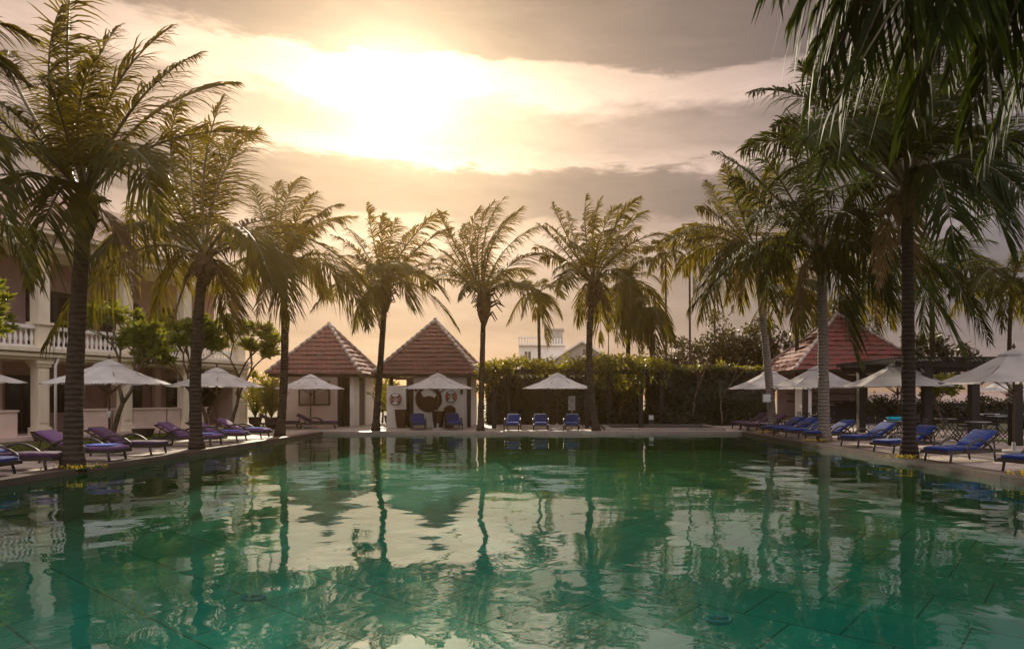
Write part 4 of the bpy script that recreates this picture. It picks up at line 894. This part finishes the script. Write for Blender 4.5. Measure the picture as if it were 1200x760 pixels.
# ------------------------------------------------------------------ umbrellas
def make_umbrella(name, radius, zr, ztop, n=8, cloth='canopy_fabric'):
    root = thing(name, 'umbrella', 'umbrella')
    b = MB(); rings = [(.30, ztop - .10), (radius * .55, zr + (ztop - zr) * .41), (radius, zr)]; vs = []; fs = []
    m = n * 4      # four spans per panel, sagging between the ribs
    for ri, (r_, z) in enumerate(rings):
        for k in range(m):
            a = 2 * PI * k / m + PI / n; q = k % 4; s = (0, .75, 1.0, .75)[q]
            pin = 1 - s * (1 - math.cos(PI / n)) - s * .002 * ri; vs.append((r_ * pin * math.cos(a), r_ * pin * math.sin(a), z - .02 * s * ri * .5))
    for ri in range(2):
        for k in range(m): fs.append((ri * m + k, ri * m + (k + 1) % m, (ri + 1) * m + (k + 1) % m, (ri + 1) * m + k))
    b.add(vs, fs); can = b.build('canopy', cloth, root)
    b = MB(); r2 = .42; vs = [(0, 0, ztop + .08)] + [(r2 * math.cos(2 * PI * k / n + PI / n), r2 * math.sin(2 * PI * k / n + PI / n), ztop - .11) for k in range(n)] + [(r2 * 1.02 * math.cos(2 * PI * k / n + PI / n), r2 * 1.02 * math.sin(2 * PI * k / n + PI / n), ztop - .16) for k in range(n)]
    b.add(vs, [(0, 1 + k, 1 + (k + 1) % n) for k in range(n)] + [(1 + k, 1 + n + k, 1 + n + (k + 1) % n, 1 + (k + 1) % n) for k in range(n)]); b.build('vent_cap', cloth, root)
    b = MB(); b.tube([(0, 0, .04), (0, 0, ztop + .05)], .03, 10); b.lathe([(.035, ztop + .08), (.05, ztop + .12), (.025, ztop + .2), (.005, ztop + .22)], 8); b.build('pole', 'brown_wood', root)
    b = MB(); b.lathe([(.06, zr - .35), (.075, zr - .33), (.075, zr - .22), (.05, zr - .2)], 10); b.build('hub', 'brown_wood', root)
    for k in range(n):
        a = 2 * PI * k / n + PI / n; c, s = math.cos(a), math.sin(a); rb = MB()
        rb.bar((c * .05, s * .05, ztop - .08), (c * radius * .55, s * radius * .55, zr + (ztop - zr) * .44 - .03), .025, .03); rb.bar((c * radius * .55, s * radius * .55, zr + (ztop - zr) * .44 - .03), (c * (radius - .02), s * (radius - .02), zr - .03), .025, .03)
        o = rb.build('rib', 'brown_wood', root)
        st = MB(); st.bar((c * .06, s * .06, zr - .28), (c * radius * .5, s * radius * .5, zr + (ztop - zr) * .48 - .05), .02, .02); st.build('strut', 'brown_wood', o)
    b = MB(); b.lathe([(.34, 0), (.34, .06), (.30, .08), (.05, .085), (.05, .3), (.035, .31)], 16); b.build('base', 'concrete_grey', root)
    return root
uml = make_umbrella('beach_umbrella', 1.78, 2.02, 2.72)
G_UL = 'umbrellas round the pool'
for (px, Y, rz, lb) in ((-62, 19.0, .2, 'off white umbrella cut by the left picture edge, only its tip in view'),
                        (128, 21.5, .3, 'off white umbrella with a brown pole and white band, behind the nearest left palm trunk'),
                        (254, 27.3, .1, 'off white umbrella in front of the building, half hidden by the stout palm trunk'),
                        (364, 35.2, .2, 'off white umbrella in front of the small pavilion with the brown window'),
                        (513, 33.6, PI / 8, 'bright sunlit white umbrella in front of the moon window pavilion'),
                        (653, 33.2, .15, 'white umbrella alone before the vine pergola with three blue loungers under it')):
    place(uml, USED, gx(px, Y), rz, lb, G_UL)
umr = make_umbrella('beach_umbrella', 2.05, 2.02, 2.92, 8, 'canopy_fabric_shaded')
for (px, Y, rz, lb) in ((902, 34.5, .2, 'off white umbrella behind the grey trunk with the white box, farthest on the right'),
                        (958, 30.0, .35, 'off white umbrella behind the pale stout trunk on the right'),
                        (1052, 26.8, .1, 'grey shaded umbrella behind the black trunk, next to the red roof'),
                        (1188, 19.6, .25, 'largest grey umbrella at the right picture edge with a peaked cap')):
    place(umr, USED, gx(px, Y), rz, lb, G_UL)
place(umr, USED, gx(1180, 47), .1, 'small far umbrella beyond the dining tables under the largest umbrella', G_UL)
b = MB(); p = gx(127, 21.5); b.tube([(0, 0, 0), (0, 0, .22)], .05, 10); o = b.build('pole_sleeve', 'white_cloth'); o.location = (p.x + .02, p.y, .95); tag(o, 'short white sleeve wrapped round the brown umbrella pole', 'sleeve')

# ------------------------------------------------------------------ sun loungers
def make_lounger(name, back, seat, towel=None, recline=38):
    """foot at x = 0, head towards +x"""
    root = thing(name, 'lounger', 'sun lounger'); W = .34
    b = MB()
    for s in (-1, 1): b.bar((.0, s * W, .27), (1.98, s * W, .27), .05, .08)
    b.bar((.02, -W, .27), (.02, W, .27), .06, .08); b.bar((1.96, -W, .27), (1.96, W, .27), .05, .06)
    for k in range(9): b.bar((.15 + k * .13, -W, .285), (.15 + k * .13, W, .285), .06, .02)
    b.build('frame', 'wicker', root)
    for x in (.18, 1.72):
        for s in (-1, 1): q = MB(); q.tube([(x + (-.05 if x < 1 else .07), s * W, 0), (x, s * W, .25)], [.025, .032], 7); q.build('leg', 'wicker', root)
    for s in (-1, 1):      # bowed arm from the frame up and back down to the head end
        q = MB(); q.tube([V((.62 + 1.0 * t, s * (W + .035), .29 + .27 * math.sin(PI * t) ** .8 if 0 < t < 1 else .29)) for t in [i / 12 for i in range(13)]], .028, 7); q.build('arm', 'wicker', root)
    q = MB(); q.cushion((.63, 0, .345), (1.24, .62, .10), .045, puff=.02); st = q.build('seat_cushion', seat, root)
    q = MB()
    for x in (.42, .84): q.tube([V((x, -.315 + .63 * k / 6, .392 + .022 * math.sin(PI * k / 6))) for k in range(7)], .008, 5)
    q.build('seam', seat, st)
    a = math.radians(recline); rot = Matrix.Rotation(-a, 3, 'Y'); h = V((1.24, 0, .30)); ln = .80
    q = MB(); q.cushion(h + rot @ V((ln / 2, 0, .085)), (ln, .62, .10), .045, rot, puff=.02); q.build('back_cushion', back, root)
    q = MB()
    for s in (-1, 1): p0 = h + V((0, s * W * .93, 0)); q.bar(p0, p0 + rot @ V((ln, 0, 0)), .04, .04)
    q.bar(h + rot @ V((ln, -W, 0)), h + rot @ V((ln, W, 0)), .05, .05); q.bar(h + rot @ V((.3, -W, 0)), h + rot @ V((.3, W, 0)), .04, .03); q.bar(h + rot @ V((.6, -W, 0)), h + rot @ V((.6, W, 0)), .04, .03)
    for s in (-1, 1): q.bar(h + rot @ V((.62, s * W * .8, -.02)), (1.86, s * W * .8, .28), .025, .025)
    q.build('back_frame', 'wicker', root)
    if towel:
        q = MB(); q.cushion((.52, 0, .418), (.72, .56, .03), .014); q.build('towel', towel, root)
    return root
G_L = 'sun loungers round the pool'
bl = make_lounger('sun_lounger', 'blue_cushion', 'blue_cushion', None, 28)
RL = [ # foot (x, y), turn, label
    ((9.35, 14.2), .30, 'blue sun lounger cut by the right picture edge, nearest on that side'),
    ((8.95, 16.5), .42, 'blue sun lounger with its bowed arm in view, just right of the black trunk'),
    ((8.95, 19.3), .40, 'blue sun lounger half hidden behind the black palm trunk'),
    ((8.95, 21.6), .42, 'blue sun lounger between the black trunk and the pale stout trunk'),
    ((8.75, 24.3), .42, 'blue sun lounger whose raised back shows right behind the pale stout trunk'),
    ((8.6, 26.0), .42, 'blue sun lounger first in the row left of the pale stout trunk'),
    ((8.55, 27.3), .42, 'blue sun lounger second in the row left of the pale stout trunk'),
    ((8.5, 28.7), .42, 'blue sun lounger right beside the grey trunk with the white box'),
]
for (x, y), rz, lb in RL: place(bl, USED, (x, y, 0), rz, lb, G_L)
dl = make_lounger('sun_lounger', 'plum_cushion', 'plum_cushion', None, 30)
for (x, y), rz, lb in (((8.5, 31.2), .4, 'dull plum lounger just left of the grey trunk with the white box'), ((8.5, 32.5), .4, 'dull plum lounger second from the grey trunk, before the dark hedge'), ((8.5, 33.9), .4, 'dull plum lounger farthest in the right row, before the dark hedge')):
    place(dl, USED, (x, y, 0), rz, lb, G_L)
for px, Y, rz, lb in ((491, 33.0, PI / 2 + .25, 'blue lounger in front of the moon window'), (534, 33.0, PI / 2 + .25, 'blue lounger in front of the rounded basket at the pavilion'),
                      (599, 32.0, PI / 2, 'blue lounger facing the pool, next to the straight slim palm'), (634, 32.0, PI / 2 + .05, 'blue lounger under the middle umbrella, centre one of three'), (669, 32.0, PI / 2 - .05, 'blue lounger under the middle umbrella, beside the curved trunk palm')):
    place(bl, USED, gx(px, Y), rz, lb, G_L)
ml = make_lounger('sun_lounger', 'haze_mauve_cushion', 'haze_mauve_cushion', 'pale_blue_towel', 29)
pl = make_lounger('sun_lounger', 'plum_cushion', 'plum_cushion', None, 29)
xl = make_lounger('sun_lounger', 'blue_cushion', 'plum_cushion', None, 29)
place(xl, USED, (-11.0, 15.0, 0), PI + .12, 'lounger with a blue back and haze plum seat, left of the nearest left palm trunk', G_L)
place(bl, USED, (-11.1, 13.7, 0), PI + .1, 'dark blue lounger in the left picture corner, nearest on the left side', G_L)
place(ml, USED, (-10.95, 17.0, 0), PI + .05, 'haze tinted mauve lounger with a pale blue towel, right beside the nearest left palm trunk', G_L)
place(pl, USED, (-11.0, 18.8, 0), PI, 'haze tinted plum lounger with bowed arms, between the two nearest left palms', G_L)
place(ml, USED, (-11.2, 22.3, 0), PI, 'haze tinted mauve lounger with a pale blue towel, half behind the stout palm trunk', G_L)
place(ml, USED, (-11.25, 24.2, 0), PI, 'haze tinted mauve lounger with a pale blue towel, right of the stout palm trunk', G_L)
place(ml, USED, (-11.3, 26.2, 0), PI, 'haze tinted mauve lounger with a pale blue towel, nearest to the left coping corner palm', G_L)
place(pl, USED, gx(352, 34.8), PI - .5 + .9, 'plum lounger under the umbrella of the small pavilion, left of two', G_L)
place(pl, USED, gx(396, 34.6), PI - .3 + .6, 'plum lounger under the umbrella of the small pavilion, right of two', G_L)

# ------------------------------------------------------------------ dining terrace on the right
def dining():
    root = thing('dining_shelter', 'flat dark timber shelter on black square posts over the dining terrace', 'shelter', (16, 30, 0)); d = root.location.copy()
    for px, Y in ((1009, 31), (1086, 26), (1141, 26), (1190, 22.5), (1060, 36)):
        p = gx(px, Y); b = MB(); b.span((p.x - .15, p.y - .15, 0), (p.x + .15, p.y + .15, 2.74)); b.shift(d).build('post', 'dark_wood', root)
    b = MB()
    for y in (26, 28.5, 31): b.span((12.6, y - .08, 2.745), (18.5, y + .08, 2.95))
    b.shift(d).build('beam', 'dark_wood', root)
    b = MB()
    for k in range(12): x = 12.7 + k * .5; b.span((x - .06, 25.5, 2.955), (x + .06, 31.6, 3.06))
    for k in range(26): y = 25.4 + k * .25; b.span((12.4, y - .05, 3.065), (18.7, y + .05, 3.10))
    b.shift(d).build('roof', 'dark_wood', root)
    def make_table():
        t = thing('bistro_table', 'table', 'table'); b = MB(); b.lathe([(.40, .71), (.42, .715), (.42, .735), (.40, .74)], 20); b.build('table_top', 'grey_metal', t)
        for s in (-1, 1):
            q = MB(); q.bar((-.3, s * .2, 0), (.3, s * .2, .70), .025, .025); q.bar((.3, s * .24, 0), (-.3, s * .24, .70), .025, .025); q.build('leg', 'black_metal', t)
        return t
    def make_chair():
        t = thing('folding_chair', 'chair', 'chair'); b = MB()
        for k in range(6): b.span((-.2 + k * .068, -.2, .44), (-.15 + k * .068, .2, .455))
        b.build('seat', 'black_metal', t)
        b = MB()
        for s in (-1, 1): b.tube([(-.2, s * .2, .44), (-.24, s * .2, .7), (-.28, s * .2, .88)], .012, 6)
        for z in (.62, .72, .82): b.bar((-.24 - (z - .7) * .2, -.2, z), (-.24 - (z - .7) * .2, .2, z), .012, .06)
        b.build('backrest', 'black_metal', t)
        for s in (-1, 1): q = MB(); q.bar((-.24, s * .21, 0), (.18, s * .21, .44), .022, .022); q.bar((.24, s * .225, 0), (-.2, s * .225, .45), .022, .022); q.build('leg', 'black_metal', t)
        return t
    tb, chp = make_table(), make_chair(); r = random.Random(3)
    names = ['beside the black trunk', 'under the dark shelter in the middle', 'right of the square posts', 'before the bar counter', 'at the back by the low hedge']
    for k, (px, Y) in enumerate(((1050, 25.0), (1108, 27.5), (1146, 24.0), (945 + 15, 33.5), (1168, 31))):
        p = gx(px, Y); place(tb, USED, p, r.uniform(0, 3), 'round metal bistro table ' + names[k], 'bistro tables on the terrace')
        for j in range(4 if k != 3 else 3):
            a = j * PI / 2 + .6 + r.uniform(-.25, .25); q = p + V((math.cos(a) * .78, math.sin(a) * .78, 0))
            place(chp, USED, q, a + PI, 'black folding metal chair at the table ' + names[k], 'folding chairs at the table ' + names[k])
    p = gx(1049, 25.0, .742); b = MB(); b.cushion((0, 0, .07), (.55, .36, .14), .05); o = b.build('folded_towel', 'turquoise_cloth'); o.location = p; tag(o, 'turquoise folded towel on the table beside the black trunk', 'towel')
    p = gx(962, 33.5, .742); b = MB(); b.cushion((0, 0, .04), (.4, .3, .08), .03); o = b.build('folded_napkin', 'white_cloth'); o.location = p; tag(o, 'white folded cloth on the table before the bar counter', 'napkin')
    t = thing('picnic_table', 'long pale topped table near the right edge behind the square posts', 'table', gx(1172, 34)); b = MB(); b.span((-1.4, -.45, .72), (1.4, .45, .77)); b.build('table_top', 'concrete_grey', t)
    for x in (-1.2, 1.2): b = MB(); b.span((x - .08, -.35, 0), (x + .08, .35, .718)); b.build('leg', 'dark_wood', t)
    fork_tree('shrub', 'sunlit yellow green shrub in the dining terrace left of a square post', 'shrub', gx(1106, 33.5), 2.5, 91, 4, .55, .05, 'vine_leaf', rosette=16, ll=.3, lw=.13)
    for k, (px, lb) in enumerate(((1030, 'dark leafy shrub behind the terrace beside the bar'), (1075, 'dark leafy shrub behind the middle of the terrace'), (1135, 'dark leafy shrub behind the long pale table'))):
        blob_tree('shrub', lb, gx(px, 39), 1.6, (0, 0, 1.1), (1.3, .8, .9), 900, 92 + k, 'hedge_leaf', .2, 'shrub', 'shrubs behind the terrace', 16, r0=.06)
dining()
def field_wall():
    t = MB(); t.span((22, 60, 0), (60, 60.25, 2.0)); o = t.build('boundary_wall', 'plaster_pink'); tag(o, 'long brownish boundary wall far behind the dining tables', 'wall')
field_wall()

# ------------------------------------------------------------------ small things
def pot_plant(label, loc, seed, h=1.9, n=12, leaf='vine_leaf', pot='clay_pot', pr=.32, ph=.55):
    t = thing('potted_plant', label, 'potted plant', loc, 0, 'potted plants by the pavilions'); r = random.Random(seed)
    b = MB(); b.lathe([(pr * .6, 0), (pr * .9, ph * .5), (pr, ph), (pr * 1.06, ph + .03), (pr * .9, ph + .03), (pr * .85, ph - .05)], 14); b.build('pot', pot, t)
    f = MB()
    for k in range(n):
        a = r.uniform(0, 2 * PI); e = math.radians(r.uniform(35, 85)); st = V((0, 0, ph)); L_ = h * r.uniform(.6, 1.0)
        make_frond(f, st, st + V((math.cos(a) * math.cos(e), math.sin(a) * math.cos(e), math.sin(e))) * L_, r, 14, .3, .05, V((0, 0, 0)), .26)
    f.build('foliage', [leaf, 'rachis'], t)
pot_plant('dark pot with a sunlit areca palm in the gap between the two tiled pavilions', gx(457, 38.0), 1, 2.0, 14)
pot_plant('tall leafy potted palm left of the small pavilion', gx(318, 34.5), 2, 2.4, 16)
pot_plant('potted palm at the end of the cream building', gx(299, 35), 3, 2.4, 16)
blob_tree('shrub', 'yellow sunlit shrub in the gap behind the two tiled pavilions', gx(448, 43), 2.6, (0, 0, 2.0), (1.4, .8, 1.3), 1500, 95, 'vine_leaf', .24, 'shrub', clumps=22, r0=.07)
blob_tree('shrub', 'dense bush between the cream building and the small pavilion', gx(312, 39), 3.0, (0, 0, 2.0), (1.2, .9, 1.5), 2200, 96, 'vine_leaf', .22, 'shrub', clumps=24, r0=.07)
def small():
    t = thing('sign_board', 'small pale notice board on a post behind the third blue lounger', 'sign', gx(670, 33.8)); b = MB(); b.span((-.17, -.03, .95), (.17, 0, 1.65)); b.build('panel', 'sign_panel', t)
    b = MB(); b.span((-.11, -.036, 1.32), (.11, -.0305, 1.52)); b.span((-.11, -.036, 1.05), (.11, -.0305, 1.14)); b.build('picture', 'concrete_grey', t); b = MB(); b.tube([(0, .03, 0), (0, .03, 1.6)], .025, 8); b.build('post', 'grey_metal', t)
    t = thing('bollard_light', 'short black bollard with a white top at the back of the shallow basin', 'bollard', gx(763, 37.05)); b = MB(); b.span((-.13, -.13, 0), (.13, .13, .38)); b.build('body', 'black_metal', t); b = MB(); b.span((-.12, -.12, .381), (.12, .12, .62)); b.build('lamp_head', 'white_metal', t)
    t = thing('switch_box', 'small white box strapped to the grey palm trunk', 'box', gx(898, 29.9, 1.55)); b = MB(); b.span((-.15, -.12, -.17), (.15, .02, .17)); b.build('cabinet', 'white_metal', t); b = MB(); b.span((-.13, -.135, -.15), (.13, -.121, .15)); b.build('lid', 'white_metal', t); b = MB(); b.span((.12, .0, -.1), (.34, .03, -.07)); b.span((.12, .0, .07), (.34, .03, .1)); b.build('strap', 'grey_metal', t)
    t = thing('lamp_post', 'thin black lamp post behind the pergola, beside the curved trunk palm', 'lamp post', gx(713, 40)); b = MB(); b.tube([(0, 0, 0), (0, 0, 5.4)], [.05, .03], 8); b.build('pole', 'black_metal', t); b = MB(); b.lathe([(.03, 5.4), (.14, 5.45), (.16, 5.7), (.05, 5.85)], 10); b.build('lamp_head', 'black_metal', t)
    for px, Y, lb, sd in ((93, 14.85, 'small yellow flowers at the foot of the nearest left palm', 1), (957, 23.95, 'small yellow flowers at the foot of the pale stout trunk', 2), (1060, 17.45, 'small yellow flowers and grass at the foot of the black trunk', 3), (895, 29.8, 'small yellow flowers at the foot of the grey trunk', 4), (1212, 13.6, 'small yellow flowers in the corner at the right picture edge', 5)):
        r = random.Random(sd); t = thing('flower_clump', lb, 'flowers', gx(px, Y, .036), 0, 'flowers at the palm feet'); b = MB(); f = MB()
        for k in range(70):
            x, y = r.gauss(0, .26), r.gauss(0, .16); leaf_quad(b, V((x, y, 0)), V((r.uniform(-.5, .5), r.uniform(-.5, .5), 1)), rdir(r), r.uniform(.05, .11), .02)
            if k < 45:
                for j in range(4): leaf_quad(f, V((x, y, r.uniform(.03, .09))), rdir(r), rdir(r), .035, .03)
        tag(b.build('grass', 'grass_blade', t), kind='stuff'); tag(f.build('blossoms', 'flower_petal', t), kind='stuff')
small()

def litter():
    r = random.Random(77); b = MB()
    for k in range(420):
        if k % 2: x, y = r.uniform(8.9, 14), r.uniform(13, 34)
        else: x, y = r.uniform(-14.2, -11.0), r.uniform(12, 36)
        leaf_quad(b, V((x, y, .012 if abs(x) > 11.6 or x > 9.9 else .045)), V((r.uniform(-1, 1), r.uniform(-1, 1), .12)), V((0, 0, 1)), r.uniform(.06, .2), .03)
    tag(b.build('fallen_leaves', 'frond_dry'), kind='stuff')
litter()

# ------------------------------------------------------------------ warm haze in the air
def haze():
    m, nt, out = new_mat('haze_air'); pv = nd(nt, 'ShaderNodeVolumePrincipled'); pv.inputs['Density'].default_value = HAZE_DENSITY
    pv.inputs['Color'].default_value = (1.0, .62, .26, 1); pv.inputs['Anisotropy'].default_value = .8
    nt.links.new(pv.outputs[0], out.inputs['Volume'])
    b = MB(); b.span((-640, -640, -2.5), (640, 940, 16)); tag(b.build('haze', 'haze_air'), kind='stuff')
if HAZE_DENSITY > 0: haze()
